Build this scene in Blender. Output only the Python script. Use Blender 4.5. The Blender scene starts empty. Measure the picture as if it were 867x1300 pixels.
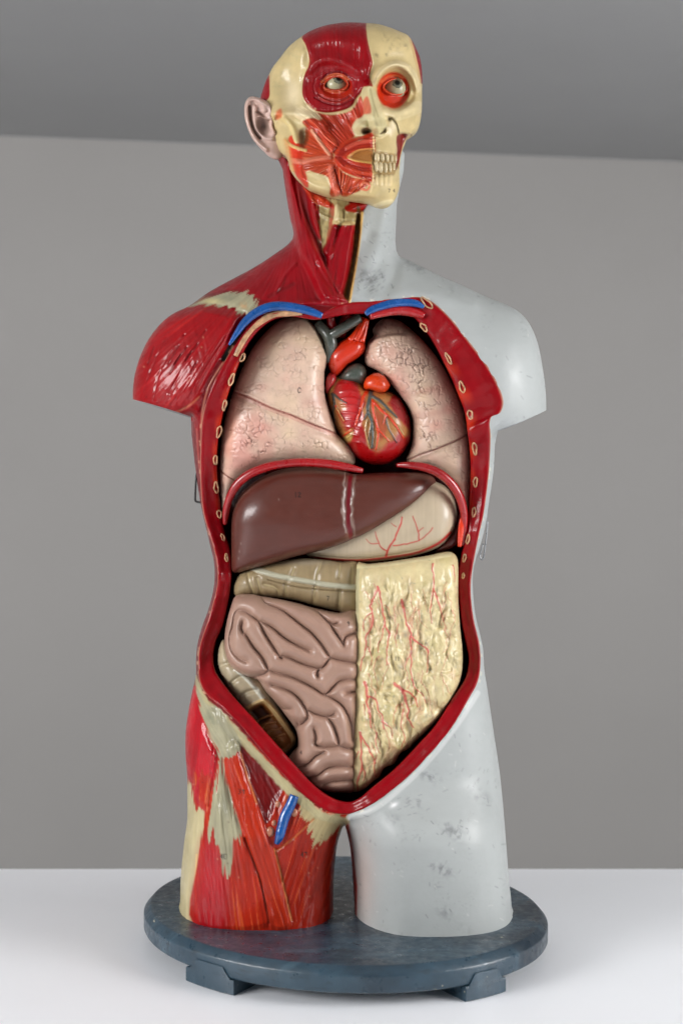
import bpy, math
import numpy as np

# ------------------------------------------------------------------ camera, light, exposure
SC = bpy.context.scene
COL = SC.collection
S_ = 0.00072            # metres per unit of the tracing grid
DC = 1700.0             # camera distance in grid units
XC, YC, TL = 433.5, 650.0, 545.0    # picture centre, and the table 545 units under eye level

cam_d = bpy.data.cameras.new('camera')
cam = bpy.data.objects.new('camera', cam_d); COL.objects.link(cam)
cam.location = (0, -DC * S_, TL * S_)
cam.rotation_euler = (math.radians(90), 0, 0)
cam_d.sensor_fit = 'VERTICAL'; cam_d.sensor_height = 36.0
cam_d.lens = 36.0 * DC / 1300.0
cam_d.clip_start = 0.02; cam_d.clip_end = 50
cam_d.dof.use_dof = True
cam_d.dof.focus_distance = (DC - 60) * S_
cam_d.dof.aperture_fstop = 4.5
SC.camera = cam

W = bpy.data.worlds.new("World"); SC.world = W; W.use_nodes = True
W.node_tree.nodes['Background'].inputs[0].default_value = (0.93, 0.96, 1.0, 1)
W.node_tree.nodes['Background'].inputs[1].default_value = 0.22
SC.view_settings.view_transform = 'Standard'
SC.view_settings.look = 'None'
SC.view_settings.exposure = 0.12
SC.view_settings.gamma = 1.0

def area(name, loc, target, sx, sy, power, col):
    l = bpy.data.lights.new(name, 'AREA'); l.shape = 'RECTANGLE'; l.size = sx; l.size_y = sy
    l.energy = power; l.color = col
    o = bpy.data.objects.new(name, l); COL.objects.link(o); o.location = loc
    v = [target[i] - loc[i] for i in range(3)]
    from mathutils import Vector
    o.rotation_euler = Vector(v).to_track_quat('-Z', 'Y').to_euler()
    return o
area('softbox_key', (-1.6, -1.0, 1.2), (0, 0, 0.42), 1.1, 1.5, 104, (1.0, 0.99, 0.985))
area('softbox_fill', (1.5, -0.6, 0.95), (0, 0, 0.40), 0.8, 1.5, 52, (1.0, 0.99, 0.985))
area('softbox_top', (0.1, -0.1, 2.2), (0, -0.05, 0.0), 1.8, 1.4, 140, (1.0, 0.995, 0.99))

# ------------------------------------------------------------------ small maths
def lin(c):
    c = np.asarray(c, float) / 255.0
    return np.where(c <= 0.04045, c / 12.92, ((c + 0.055) / 1.055) ** 2.4)

def front(x, y, d):
    k = (DC - d) / DC
    return np.stack([(x - XC) * k * S_, -d * S_, (TL - (y - YC) * k) * S_], -1)
def back(x, y, d, m):
    k = (DC - m) / DC
    return np.stack([(x - XC) * k * S_, -d * S_, (TL - (y - YC) * k) * S_], -1)

_rng = np.random.RandomState(7)
_LAT = _rng.rand(256, 256)
def vnoise(x, y, seed=0):
    x = x + seed * 17.31; y = y + seed * 9.77
    xi = np.floor(x).astype(int); yi = np.floor(y).astype(int)
    fx = x - xi; fy = y - yi
    fx = fx * fx * (3 - 2 * fx); fy = fy * fy * (3 - 2 * fy)
    a = _LAT[yi & 255, xi & 255]; b = _LAT[yi & 255, (xi + 1) & 255]
    c = _LAT[(yi + 1) & 255, xi & 255]; d = _LAT[(yi + 1) & 255, (xi + 1) & 255]
    return (a * (1 - fx) + b * fx) * (1 - fy) + (c * (1 - fx) + d * fx) * fy
def fbm(x, y, seed=0, o=4):
    s = 0; a = 1; t = 0
    for k in range(o):
        s = s + a * vnoise(x * 2 ** k, y * 2 ** k, seed + k * 3); t += a; a *= 0.5
    return s / t * 2 - 1
def crackle(x, y, seed=0):
    """distance to the nearest cell border of a jittered grid of cells"""
    xi = np.floor(x).astype(int); yi = np.floor(y).astype(int)
    f1 = np.full(x.shape, 9.0); f2 = np.full(x.shape, 9.0)
    for i in (-1, 0, 1):
        for j in (-1, 0, 1):
            a = (xi + i) & 255; b = (yi + j) & 255
            px = xi + i + 0.1 + 0.8 * _LAT[a, (b + seed) & 255]; py = yi + j + 0.1 + 0.8 * _LAT[(b + 91 + seed) & 255, a]
            d = np.hypot(px - x, py - y)
            f2 = np.minimum(f2, np.maximum(f1, d)); f1 = np.minimum(f1, d)
    return f2 - f1
def sstep(a, b, x):
    t = np.clip((x - a) / (b - a), 0, 1); return t * t * (3 - 2 * t)

def curve(pts, closed=False, n=6):
    """Catmull-Rom through points of any dimension"""
    P = np.asarray(pts, float); m = len(P); out = []
    rng = range(m) if closed else range(m - 1)
    for i in rng:
        if closed: p0, p1, p2, p3 = P[i - 1], P[i], P[(i + 1) % m], P[(i + 2) % m]
        else: p0, p1, p2, p3 = P[max(i - 1, 0)], P[i], P[i + 1], P[min(i + 2, m - 1)]
        for k in range(n):
            t = k / n
            out.append(0.5 * ((2 * p1) + (-p0 + p2) * t + (2 * p0 - 5 * p1 + 4 * p2 - p3) * t * t + (-p0 + 3 * p1 - 3 * p2 + p3) * t ** 3))
    if not closed: out.append(P[-1])
    return np.array(out)

def seg_dist(X, Y, P, closed):
    m = len(P); best = np.full(X.shape, 1e9); T = np.zeros(X.shape)
    tot = 0
    lens = [math.hypot(*(P[(i + 1) % m][:2] - P[i][:2])) for i in range(m if closed else m - 1)]
    L = sum(lens) + 1e-9
    for i, l in enumerate(lens):
        a = P[i]; b = P[(i + 1) % m]; dx, dy = b[0] - a[0], b[1] - a[1]
        q = dx * dx + dy * dy + 1e-12
        t = np.clip(((X - a[0]) * dx + (Y - a[1]) * dy) / q, 0, 1)
        d = (X - a[0] - t * dx) ** 2 + (Y - a[1] - t * dy) ** 2
        w = d < best; best = np.where(w, d, best); T = np.where(w, (tot + t * l) / L, T); tot += l
    return np.sqrt(best), T
def sdf(X, Y, P):
    P = np.asarray(P, float); d, _ = seg_dist(X, Y, P, True)
    ins = np.zeros(X.shape, bool); m = len(P)
    for i in range(m):
        x1, y1 = P[i]; x2, y2 = P[(i + 1) % m]
        if y1 == y2: continue
        c = ((y1 > Y) != (y2 > Y)) & (X < (x2 - x1) * (Y - y1) / (y2 - y1) + x1)
        ins ^= c
    return np.where(ins, d, -d)
def poisson(mask, h):
    if min(mask.shape) < 36:
        u = np.zeros(mask.shape); it = 500
    else:
        c = poisson(mask[::2, ::2], h * 2)
        u = np.repeat(np.repeat(c, 2, 0), 2, 1)[:mask.shape[0], :mask.shape[1]]; it = 60
    m = mask.astype(float); m[0] = m[-1] = 0; m[:, 0] = m[:, -1] = 0
    for _ in range(it):
        v = np.zeros_like(u)
        v[1:-1, 1:-1] = 0.25 * (u[:-2, 1:-1] + u[2:, 1:-1] + u[1:-1, :-2] + u[1:-1, 2:] + h * h)
        u = v * m
    return u
def blur(a, n):
    for _ in range(n):
        p = np.pad(a, 1, mode='edge')
        a = (p[:-2, 1:-1] + p[2:, 1:-1] + p[1:-1, :-2] + p[1:-1, 2:] + 4 * p[1:-1, 1:-1]) / 8
    return a

# ------------------------------------------------------------------ mesh building
def mesh_obj(name, V, F, mats, parent=None, colors=None, midx=None, flat=None):
    """V (n,3); F list of arrays (k,3) or (k,4)"""
    V = np.asarray(V, float); loops = []; starts = []; tot = []; pos = 0
    for f in F:
        f = np.asarray(f, np.int64)
        if len(f) == 0: continue
        k = f.shape[1]
        loops.append(f.ravel()); starts.append(pos + np.arange(len(f)) * k); tot.append(np.full(len(f), k)); pos += f.size
    loops = np.concatenate(loops); starts = np.concatenate(starts); tot = np.concatenate(tot)
    me = bpy.data.meshes.new(name)
    me.vertices.add(len(V)); me.vertices.foreach_set('co', V.ravel())
    me.loops.add(len(loops)); me.loops.foreach_set('vertex_index', loops.astype(np.int32))
    me.polygons.add(len(starts)); me.polygons.foreach_set('loop_start', starts.astype(np.int32))
    try: me.polygons.foreach_set('loop_total', tot.astype(np.int32))
    except Exception: pass
    sm = np.ones(len(starts), bool)
    if flat is not None: sm[flat] = False
    me.update(calc_edges=True)
    me.polygons.foreach_set('use_smooth', sm)
    for m in (mats if isinstance(mats, (list, tuple)) else [mats]): me.materials.append(m)
    if midx is not None: me.polygons.foreach_set('material_index', midx.astype(np.int32))
    if colors is not None:
        a = me.color_attributes.new('Col', 'FLOAT_COLOR', 'POINT')
        a.data.foreach_set('color', np.concatenate([colors, np.ones((len(V), 1))], 1).astype(np.float32).ravel())
    me.validate(clean_customdata=False); me.update()
    o = bpy.data.objects.new(name, me); COL.objects.link(o)
    if parent is not None: o.parent = parent
    return o

def thing(name, label, cat, loc=(0, 0, 0), group=None):
    o = bpy.data.objects.new(name, None); COL.objects.link(o); o.empty_display_size = 0.05
    o['label'] = label; o['category'] = cat
    if group: o['group'] = group
    return o
def tag(o, label=None, cat=None, group=None, kind=None):
    if label: o['label'] = label
    if cat: o['category'] = cat
    if group: o['group'] = group
    if kind: o['kind'] = kind
    return o

# ------------------------------------------------------------------ materials
def material(name, col=None, rough=0.3, coat=0.5, coat_rough=0.12, bump=0.15, bscale=600, vary=0.12, vscale=60, spec=0.5, rvar=0.15, metal=0.0, stretch=(1, 1, 1)):
    m = bpy.data.materials.new(name); m.use_nodes = True; nt = m.node_tree; N = nt.nodes; L = nt.links
    b = N['Principled BSDF']
    b.inputs['Roughness'].default_value = rough; b.inputs['Coat Weight'].default_value = coat
    b.inputs['Coat Roughness'].default_value = coat_rough; b.inputs['Specular IOR Level'].default_value = spec
    b.inputs['Metallic'].default_value = metal
    tc = N.new('ShaderNodeTexCoord'); mp = N.new('ShaderNodeMapping'); mp.inputs['Scale'].default_value = stretch
    L.new(tc.outputs['Object'], mp.inputs['Vector'])
    n = N.new('ShaderNodeTexNoise'); n.inputs['Scale'].default_value = vscale; n.inputs['Detail'].default_value = 6
    L.new(mp.outputs[0], n.inputs['Vector'])
    mr = N.new('ShaderNodeMapRange'); mr.inputs['To Min'].default_value = 1 - vary; mr.inputs['To Max'].default_value = 1 + vary
    mr.clamp = False; mr.inputs['From Min'].default_value = 0.3; mr.inputs['From Max'].default_value = 0.7
    L.new(n.outputs['Fac'], mr.inputs['Value'])
    mx = N.new('ShaderNodeVectorMath'); mx.operation = 'SCALE'
    if col is None:
        a = N.new('ShaderNodeAttribute'); a.attribute_name = 'Col'; L.new(a.outputs['Color'], mx.inputs[0])
    else:
        rgb = N.new('ShaderNodeRGB'); rgb.outputs[0].default_value = tuple(lin(col)) + (1,); L.new(rgb.outputs[0], mx.inputs[0])
    L.new(mr.outputs[0], mx.inputs['Scale']); L.new(mx.outputs[0], b.inputs['Base Color'])
    rr = N.new('ShaderNodeMapRange'); rr.interpolation_type = 'SMOOTHSTEP'; rr.inputs['From Min'].default_value = 0.15; rr.inputs['From Max'].default_value = 0.85
    rr.inputs['To Min'].default_value = max(0.03, rough - rvar); rr.inputs['To Max'].default_value = rough + rvar
    n3 = N.new('ShaderNodeTexNoise'); n3.inputs['Scale'].default_value = vscale * 2.3; n3.inputs['Detail'].default_value = 4
    L.new(mp.outputs[0], n3.inputs['Vector']); L.new(n3.outputs['Fac'], rr.inputs['Value']); L.new(rr.outputs[0], b.inputs['Roughness'])
    n2 = N.new('ShaderNodeTexNoise'); n2.inputs['Scale'].default_value = bscale; n2.inputs['Detail'].default_value = 3
    L.new(mp.outputs[0], n2.inputs['Vector'])
    bp = N.new('ShaderNodeBump'); bp.inputs['Strength'].default_value = bump; bp.inputs['Distance'].default_value = 0.0006
    L.new(n2.outputs['Fac'], bp.inputs['Height']); L.new(bp.outputs[0], b.inputs['Normal']); L.new(bp.outputs[0], b.inputs['Coat Normal'])
    return m

M_body = material('painted_cast_body', rough=0.42, coat=0.4, coat_rough=0.12, spec=0.12, bump=0.2, bscale=350, vary=0.08)
M_skin = material('matt_grey_skin_paint', rough=0.5, coat=0.22, coat_rough=0.3, bump=0.25, bscale=260, vary=0.03, vscale=40, spec=0.3)
M_head = material('painted_cast_head', rough=0.42, coat=0.36, coat_rough=0.14, spec=0.15, bump=0.25, bscale=700, vary=0.08, vscale=90)
M_lung = material('lung_paint', rough=0.42, coat=0.25, coat_rough=0.25, bump=0.3, bscale=500, vary=0.07)
M_gloss = material('glossy_organ_paint', rough=0.34, coat=0.4, coat_rough=0.13, bump=0.15, bscale=450, vary=0.06)
M_bowel = material('bowel_paint', rough=0.42, coat=0.34, coat_rough=0.2, spec=0.35, bump=0.15, bscale=300, vary=0.05)
M_fat = material('fat_paint', rough=0.4, coat=0.4, coat_rough=0.2, bump=0.35, bscale=700, vary=0.10, vscale=120)
M_liver = material('liver_paint', rough=0.42, coat=0.5, coat_rough=0.2, spec=0.25, bump=0.1, bscale=400, vary=0.06)
M_rim = material('dark_red_rim_enamel', rough=0.4, coat=0.3, coat_rough=0.12, spec=0.1, bump=0.25, bscale=260, vary=0.12)
M_cut = material('grey_cut_face', (150, 152, 155), rough=0.6, coat=0.0)
M_blue = material('blue_vein_enamel', (0, 72, 140), rough=0.25, coat=0.6, bump=0.3, bscale=300, vary=0.25)
M_redv = material('red_vessel_enamel', (160, 18, 24), rough=0.25, coat=0.6, vary=0.2)
M_dia = material('diaphragm_red_enamel', (150, 8, 16), rough=0.3, coat=0.6, bump=0.25, bscale=300, vary=0.22, vscale=40)
M_orange = material('orange_artery_enamel', (214, 52, 14), rough=0.24, coat=0.6, bump=0.15, vary=0.14)
M_grey = material('grey_green_vessel_enamel', (72, 78, 70), rough=0.3, coat=0.5, vary=0.15)
M_rib = material('painted_rib_section', (182, 138, 100), rough=0.4, coat=0.3, vary=0.45, vscale=170)
M_bone = material('cut_bone_paint', (205, 178, 128), rough=0.4, coat=0.4, vary=0.2, vscale=300)
M_eye = material('eye_enamel', rough=0.35, coat=0.4, coat_rough=0.08, spec=0.2, bump=0.02, vary=0.03)
M_tooth = material('ivory_tooth_enamel', (198, 180, 140), rough=0.3, coat=0.5, vary=0.2, vscale=200)
M_wood = material('blue_grey_painted_wood', (40, 62, 76), rough=0.4, coat=0.25, coat_rough=0.25, bump=0.5, bscale=180, vary=0.16, vscale=60, rvar=0.22)
def wear(m, dark, light):
    """brushed dark wash patches, grain and small pale chips over the base paint"""
    nt = m.node_tree; N = nt.nodes; L = nt.links; b = N['Principled BSDF']; src = b.inputs['Base Color'].links[0].from_socket
    tc = N.new('ShaderNodeTexCoord')
    def nz(scale, det, sx=(1, 1, 1), dist=0.0):
        mp = N.new('ShaderNodeMapping'); mp.inputs['Scale'].default_value = sx; L.new(tc.outputs['Object'], mp.inputs[0])
        n = N.new('ShaderNodeTexNoise'); n.inputs['Scale'].default_value = scale; n.inputs['Detail'].default_value = det; n.inputs['Distortion'].default_value = dist
        L.new(mp.outputs[0], n.inputs[0]); return n.outputs['Fac']
    def ramp(v, a, c):
        r = N.new('ShaderNodeMapRange'); r.interpolation_type = 'SMOOTHSTEP'; r.inputs['From Min'].default_value = a; r.inputs['From Max'].default_value = c; L.new(v, r.inputs[0]); return r.outputs[0]
    def mix(f, a, col, amt):
        k = N.new('ShaderNodeMath'); k.operation = 'MULTIPLY'; L.new(f, k.inputs[0]); k.inputs[1].default_value = amt
        x = N.new('ShaderNodeMix'); x.data_type = 'RGBA'; L.new(k.outputs[0], x.inputs[0]); L.new(a, x.inputs[6]); x.inputs[7].default_value = tuple(lin(col)) + (1,); return x.outputs[2]
    c = mix(ramp(nz(9, 6, (1, 1.6, 1), 1.0), .46, .66), src, dark, .75)
    c = mix(ramp(nz(22, 8, (1, 5, 1), .4), .52, .72), c, (82, 108, 122), .35)
    c = mix(ramp(nz(60, 8, (1, 1, 4), .4), .58, .75), c, (18, 26, 32), .5)
    c = mix(ramp(nz(210, 2), .735, .76), c, light, .8)
    L.new(c, b.inputs['Base Color'])
wear(M_wood, (24, 34, 44), (176, 170, 150))
M_node = material('lymph_node_paint', (176, 112, 84), rough=0.35, coat=0.4, vary=0.25, vscale=300)
M_black = material('black_wire', (14, 14, 15), rough=0.4, coat=0.2)
M_steel = material('steel_wire', (150, 152, 155), rough=0.3, coat=0.0, metal=0.9)
M_table = material('white_table_laminate', (238, 240, 244), rvar=0.02, rough=0.38, coat=0.0, bump=0.04, vary=0.01, vscale=6)
M_wall = material('grey_wall_paint', (146, 144, 142), rough=0.9, coat=0.0, bump=0.1, bscale=120, vary=0.02, vscale=3, spec=0.2)
M_ceil = material('grey_ceiling_paint', (162, 162, 162), rough=0.9, coat=0.0, bump=0.1, bscale=120, vary=0.02, vscale=3, spec=0.2)

# paint colours (as painted on the cast)
RED = (136, 0, 14); DRED = (108, 0, 9); ORG = (160, 32, 10); BRED = (142, 2, 11)
CREAM = (178, 164, 122); BONE = (192, 172, 124); TEND = (152, 147, 120); GREY = (163, 167, 166)

# ------------------------------------------------------------------ Sheet: a solid with a modelled front and back
class Sheet:
    def __init__(s, poly, step=1.0, col=(200, 200, 200), smooth=4, infl=None, pad=4):
        s.out = curve(poly, True, smooth) if smooth > 1 else np.asarray(poly, float)
        s.inf = s.out if infl is None else (curve(infl, True, smooth) if smooth > 1 else np.asarray(infl, float))
        A = np.concatenate([s.out, s.inf])
        s.x0 = A[:, 0].min() - pad; s.y0 = A[:, 1].min() - pad; s.h = step
        nx = int((A[:, 0].max() + pad - s.x0) / step) + 2; ny = int((A[:, 1].max() + pad - s.y0) / step) + 2
        s.X, s.Y = np.meshgrid(s.x0 + np.arange(nx) * step, s.y0 + np.arange(ny) * step)
        s.S = sdf(s.X, s.Y, s.out)
        m = s.S > 0 if infl is None else sdf(s.X, s.Y, s.inf) > 0
        s.R = np.sqrt(2 * poisson(m, step))
        s.D = np.zeros(s.X.shape); s.B = np.zeros(s.X.shape)
        s.C = np.ones(s.X.shape + (3,)) * lin(col)
        s.hole = None; s.M = s.X * 0; s.mm = None
    def win(s, P, m):
        i0 = max(0, int((P[:, 1].min() - m - s.y0) / s.h)); i1 = min(s.X.shape[0], int((P[:, 1].max() + m - s.y0) / s.h) + 2)
        j0 = max(0, int((P[:, 0].min() - m - s.x0) / s.h)); j1 = min(s.X.shape[1], int((P[:, 0].max() + m - s.x0) / s.h) + 2)
        return slice(i0, max(i1, i0 + 1)), slice(j0, max(j1, j0 + 1))
    def mask(s, poly, soft=1.5, smooth=4, rag=0.0, seed=0, rs=8.0):
        P = curve(poly, True, smooth) if smooth > 1 else np.asarray(poly, float)
        w = s.win(P, soft + rag + 2)
        d = sdf(s.X[w], s.Y[w], P)
        if rag: d = d + rag * fbm(s.X[w] / rs, s.Y[w] / rs, seed, 3)
        return w, sstep(-soft, soft, d), d
    def paint(s, poly, col, soft=1.2, alpha=1.0, smooth=4, rag=0.0, seed=0, rs=8.0, dh=0.0, edge=0.0, ew=4.0):
        w, a, d = s.mask(poly, soft, smooth, rag, seed, rs)
        a = (a * alpha)[..., None]
        s.C[w] = s.C[w] * (1 - a) + lin(col) * a
        if dh: s.D[w] += dh * sstep(-2, ew, d)
        if edge: s.D[w] -= edge * np.exp(-(d / 2.0) ** 2)
    def muscle(s, poly, col, ang=90, fan=None, soft=1.5, rag=0.0, seed=0, dh=0.0, ew=8.0, fw=2.6, fl=40.0, amp=0.9, con=0.22, edge=0.0, light=None, alpha=1.0, smooth=4, brush=0.0):
        w, a, d = s.mask(poly, soft, smooth, rag, seed, 5.0)
        X = s.X[w]; Y = s.Y[w]
        if fan is not None:
            r = np.hypot(X - fan[0], Y - fan[1]); th = np.arctan2(Y - fan[1], X - fan[0])
            u = th * fan[2] / fw; v = r / fl
        else:
            t = math.radians(ang); u = (X * -math.sin(t) + Y * math.cos(t)); v = (X * math.cos(t) + Y * math.sin(t)) / fl
            u = (u + 2.0 * vnoise(v * 1.5, u / 30, seed + 5)) / fw
        n = 0.65 * (vnoise(u, v, seed) * 2 - 1) + 0.35 * (vnoise(u * 2.3, v * 1.7, seed + 9) * 2 - 1)
        if brush:
            nb = vnoise(u * .8, v * .6, seed + 31) * 2 - 1; nb = nb + .5 * (vnoise(u * 2.4, v, seed + 33) * 2 - 1)
            a = sstep(-1.2, 1.2, d + brush * nb)
        big = fbm(X / 28, Y / 28, seed + 21, 3)
        c = lin(col)[None, None] * (1 + con * n[..., None] + 0.16 * big[..., None])
        if light is not None:
            lt = sstep(0.35, 0.8, n)[..., None]; c = c * (1 - 0.6 * lt) + lin(light) * 0.6 * lt
        al = (a * alpha)[..., None]
        s.C[w] = s.C[w] * (1 - al) + c * al
        s.D[w] += a * amp * n + dh * sstep(-2, ew, d)
        if edge: s.D[w] -= edge * np.exp(-(d / 2.0) ** 2)
    def stroke(s, pts, wd, col=None, h=0.0, alpha=1.0, taper=0.0, soft=0.8, prof='g', n=5, wob=0.0, seed=0):
        P = np.asarray(pts, float)
        if len(P) > 2 and n > 1: P = curve(P, False, n)
        w = s.win(P, wd * 2.5 + 3 + wob)
        X = s.X[w]; Y = s.Y[w]
        if wob:
            X = X + wob * fbm(X / 9, Y / 9, seed, 2); Y = Y + wob * fbm(X / 9, Y / 9, seed + 4, 2)
        d, t = seg_dist(X, Y, P, False)
        ww = wd * (1 - taper * t)
        if col is not None:
            a = (sstep(ww + soft, ww - soft, d) * alpha)[..., None]
            s.C[w] = s.C[w] * (1 - a) + lin(col) * a
        if h:
            if prof == 'g': s.D[w] += h * np.exp(-(d / ww) ** 2)
            else: s.D[w] += h * np.sqrt(np.clip(1 - (d / ww) ** 2, 0, 1))
    def bump(s, x, y, rx, ry, h, ang=0):
        t = math.radians(ang); dx = s.X - x; dy = s.Y - y
        a = (dx * math.cos(t) + dy * math.sin(t)) / rx; b = (-dx * math.sin(t) + dy * math.cos(t)) / ry
        s.D += h * np.exp(-(a * a + b * b))
    def blot(s, x, y, rx, ry, col, alpha=1.0, ang=0, seed=None):
        t = math.radians(ang); dx = s.X - x; dy = s.Y - y
        a = (dx * math.cos(t) + dy * math.sin(t)) / rx; b = (-dx * math.sin(t) + dy * math.cos(t)) / ry
        q = np.exp(-(a * a + b * b)) * alpha
        if seed is not None: q = q * sstep(-0.3, 0.5, fbm(s.X / 5, s.Y / 5, seed, 3))
        q = np.clip(q, 0, 1)[..., None]; s.C = s.C * (1 - q) + lin(col) * q
    def at(s, x, y, A=None):
        A = s.D if A is None else A
        fx = np.clip((np.asarray(x, float) - s.x0) / s.h, 0, A.shape[1] - 1.001); fy = np.clip((np.asarray(y, float) - s.y0) / s.h, 0, A.shape[0] - 1.001)
        i = fy.astype(int); j = fx.astype(int); fx = fx - j; fy = fy - i
        if A.ndim == 3: fx = fx[..., None]; fy = fy[..., None]
        return (A[i, j] * (1 - fx) + A[i, j + 1] * fx) * (1 - fy) + (A[i + 1, j] * (1 - fx) + A[i + 1, j + 1] * fx) * fy
    def write(s, text, x, y, h=5.0, col=(40, 30, 28), wd=0.45):
        G = {'0': [[(0, 0), (1, 0), (1, 2), (0, 2), (0, 0)]], '1': [[(.5, 0), (.5, 2)]], '2': [[(0, .3), (.5, 0), (1, .5), (0, 2), (1, 2)]],
             '4': [[(.8, 2), (.8, 0), (0, 1.3), (1, 1.3)]], '9': [[(1, .6), (.5, 1), (0, .5), (.5, 0), (1, .6), (.6, 2)]],
             'c': [[(1, .4), (.5, 0), (0, .8), (.3, 1.8), (1, 1.5)]], '3': [[(0, 0), (1, .2), (.4, .9), (1, 1.4), (0, 2)]], '7': [[(0, 0), (1, 0), (.4, 2)]]}
        for ch in text:
            for g in G[ch]:
                s.stroke([(x + p[0] * h * .5, y + p[1] * h * .5) for p in g], wd, col, h=-0.3, soft=0.5, n=1)
            x += h * 0.8
    def build(s, name, mats, parent=None, zmin=None, stitch=True):
        h = s.h; ny, nx = s.X.shape
        def snap(S):
            gy, gx = np.gradient(S, h); g = gx * gx + gy * gy + 1e-6
            neg = (S < 0) & (S > -1.5 * h)
            X = s.X - np.where(neg, S * gx / g, 0); Y = s.Y - np.where(neg, S * gy / g, 0)
            act = S > -1.45 * h
            q = act[:-1, :-1] & act[1:, :-1] & act[:-1, 1:] & act[1:, 1:]
            pos = S > 0
            q &= pos[:-1, :-1] | pos[1:, :-1] | pos[:-1, 1:] | pos[1:, 1:]
            return X, Y, q
        Sf = s.S if s.hole is None else np.minimum(s.S, s.hole)
        Xf, Yf, qf = snap(Sf); Xb, Yb, qb = snap(s.S)
        idx = np.arange(ny * nx).reshape(ny, nx)
        def quads(q):
            i, j = np.nonzero(q)
            return np.stack([idx[i, j], idx[i + 1, j], idx[i + 1, j + 1], idx[i, j + 1]], 1)
        F = quads(qf); Bq = quads(qb)[:, ::-1]
        uf = np.unique(F); ub = np.unique(Bq)
        mf = np.full(ny * nx, -1); mf[uf] = np.arange(len(uf)); mb = np.full(ny * nx, -1); mb[ub] = len(uf) + np.arange(len(ub))
        Df = s.at(Xf, Yf).ravel()[uf]; Db = s.at(Xb, Yb, s.B).ravel()[ub]
        Cf = s.at(Xf, Yf, s.C).reshape(-1, 3)[uf]
        Cb = s.at(Xb, Yb, s.C).reshape(-1, 3)[ub]
        V = np.concatenate([front(Xf.ravel()[uf], Yf.ravel()[uf], Df), back(Xb.ravel()[ub], Yb.ravel()[ub], Db, s.at(Xb, Yb, s.M).ravel()[ub])])
        if zmin is not None: V[:, 2] = np.maximum(V[:, 2], zmin)
        FF = [mf[F], mb[Bq]]; midx = np.zeros(len(F) + len(Bq), int); flat = None
        if s.mm is not None: midx = s.mm.ravel()[np.concatenate([F[:, 0], Bq[:, 0]])].astype(int)
        if stitch:
            e = np.concatenate([np.stack([F0, F1], 1) for F0, F1 in ((Bq[:, k], Bq[:, (k + 1) % 4]) for k in range(4))])
            key = np.sort(e, 1); kk = key[:, 0] * (ny * nx) + key[:, 1]
            u, inv, cnt = np.unique(kk, return_inverse=True, return_counts=True)
            b = e[cnt[inv] == 1]
            b = b[(mf[b[:, 0]] >= 0) & (mf[b[:, 1]] >= 0)]
            st = np.stack([mb[b[:, 1]], mb[b[:, 0]], mf[b[:, 0]], mf[b[:, 1]]], 1)
            # the stitched band gets its own vertices so that cut faces stay crisp
            gap = np.abs(s.D.ravel()[b[:, 0]] - s.B.ravel()[b[:, 0]]) > 14
            FF.append(st); midx = np.concatenate([midx, np.where(gap & (len(mats) > 1 if isinstance(mats, (list, tuple)) else False), 1, 0)])
        return mesh_obj(name, V, FF, mats, parent, np.clip(np.concatenate([Cf, Cb]), 0, 1), midx)

def tube(name, pts, rad, mat, parent, ring=14, n=5, flatz=1.0, cap=True):
    """a swept tube through (x, y, depth) points"""
    P = np.asarray(pts, float); R = np.full(len(P), rad, float) if np.isscalar(rad) else np.asarray(rad, float)
    Q = curve(np.concatenate([P, R[:, None]], 1), False, n)
    C = front(Q[:, 0], Q[:, 1], Q[:, 2]); R = Q[:, 3] * S_
    T = np.gradient(C, axis=0); T /= np.linalg.norm(T, axis=1)[:, None] + 1e-12
    V = []; up = np.array([0, -1.0, 0])
    for c, t, r in zip(C, T, R):
        a = np.cross(t, up)
        if np.linalg.norm(a) < 1e-3: a = np.cross(t, [1.0, 0, 0])
        a /= np.linalg.norm(a); b = np.cross(a, t)
        for k in range(ring):
            q = 2 * math.pi * k / ring
            V.append(c + a * r * math.cos(q) + b * r * math.sin(q) * flatz)
    m = len(C); F = []
    for i in range(m - 1):
        for k in range(ring):
            F.append([i * ring + k, i * ring + (k + 1) % ring, (i + 1) * ring + (k + 1) % ring, (i + 1) * ring + k])
    T3 = []
    if cap:
        for i, rev in ((0, True), (m - 1, False)):
            V.append(C[i]); ci = len(V) - 1
            for k in range(ring):
                f = [i * ring + k, i * ring + (k + 1) % ring, ci]
                T3.append(f if not rev else f[::-1])
    return mesh_obj(name, np.array(V), [np.array(F), np.array(T3).reshape(-1, 3)], mat, parent)

def blob(name, x, y, d, rx, ry, rd, mat, parent, ang=0, power=2.0, colf=None, nu=20, nv=14):
    V = []; C = []
    t = math.radians(ang); c0 = front(np.float64(x), np.float64(y), np.float64(d))
    for i in range(nv + 1):
        ph = math.pi * i / nv
        for j in range(nu):
            th = 2 * math.pi * j / nu
            v = np.array([math.sin(ph) * math.cos(th), math.cos(ph), math.sin(ph) * math.sin(th)])
            w = np.sign(v) * np.abs(v) ** (2.0 / power)
            px = w[0] * rx; pz = w[1] * ry; pd = w[2] * rd
            V.append(c0 + np.array([(px * math.cos(t) + pz * math.sin(t)) * S_, -pd * S_, (-px * math.sin(t) + pz * math.cos(t)) * S_]))
            if colf: C.append(colf(v))
    F = [[i * nu + j, (i + 1) * nu + j, (i + 1) * nu + (j + 1) % nu, i * nu + (j + 1) % nu] for i in range(nv) for j in range(nu)]
    return mesh_obj(name, np.array(V), [np.array(F)[:, ::-1]], mat, parent, np.array(C) if colf else None)

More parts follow.
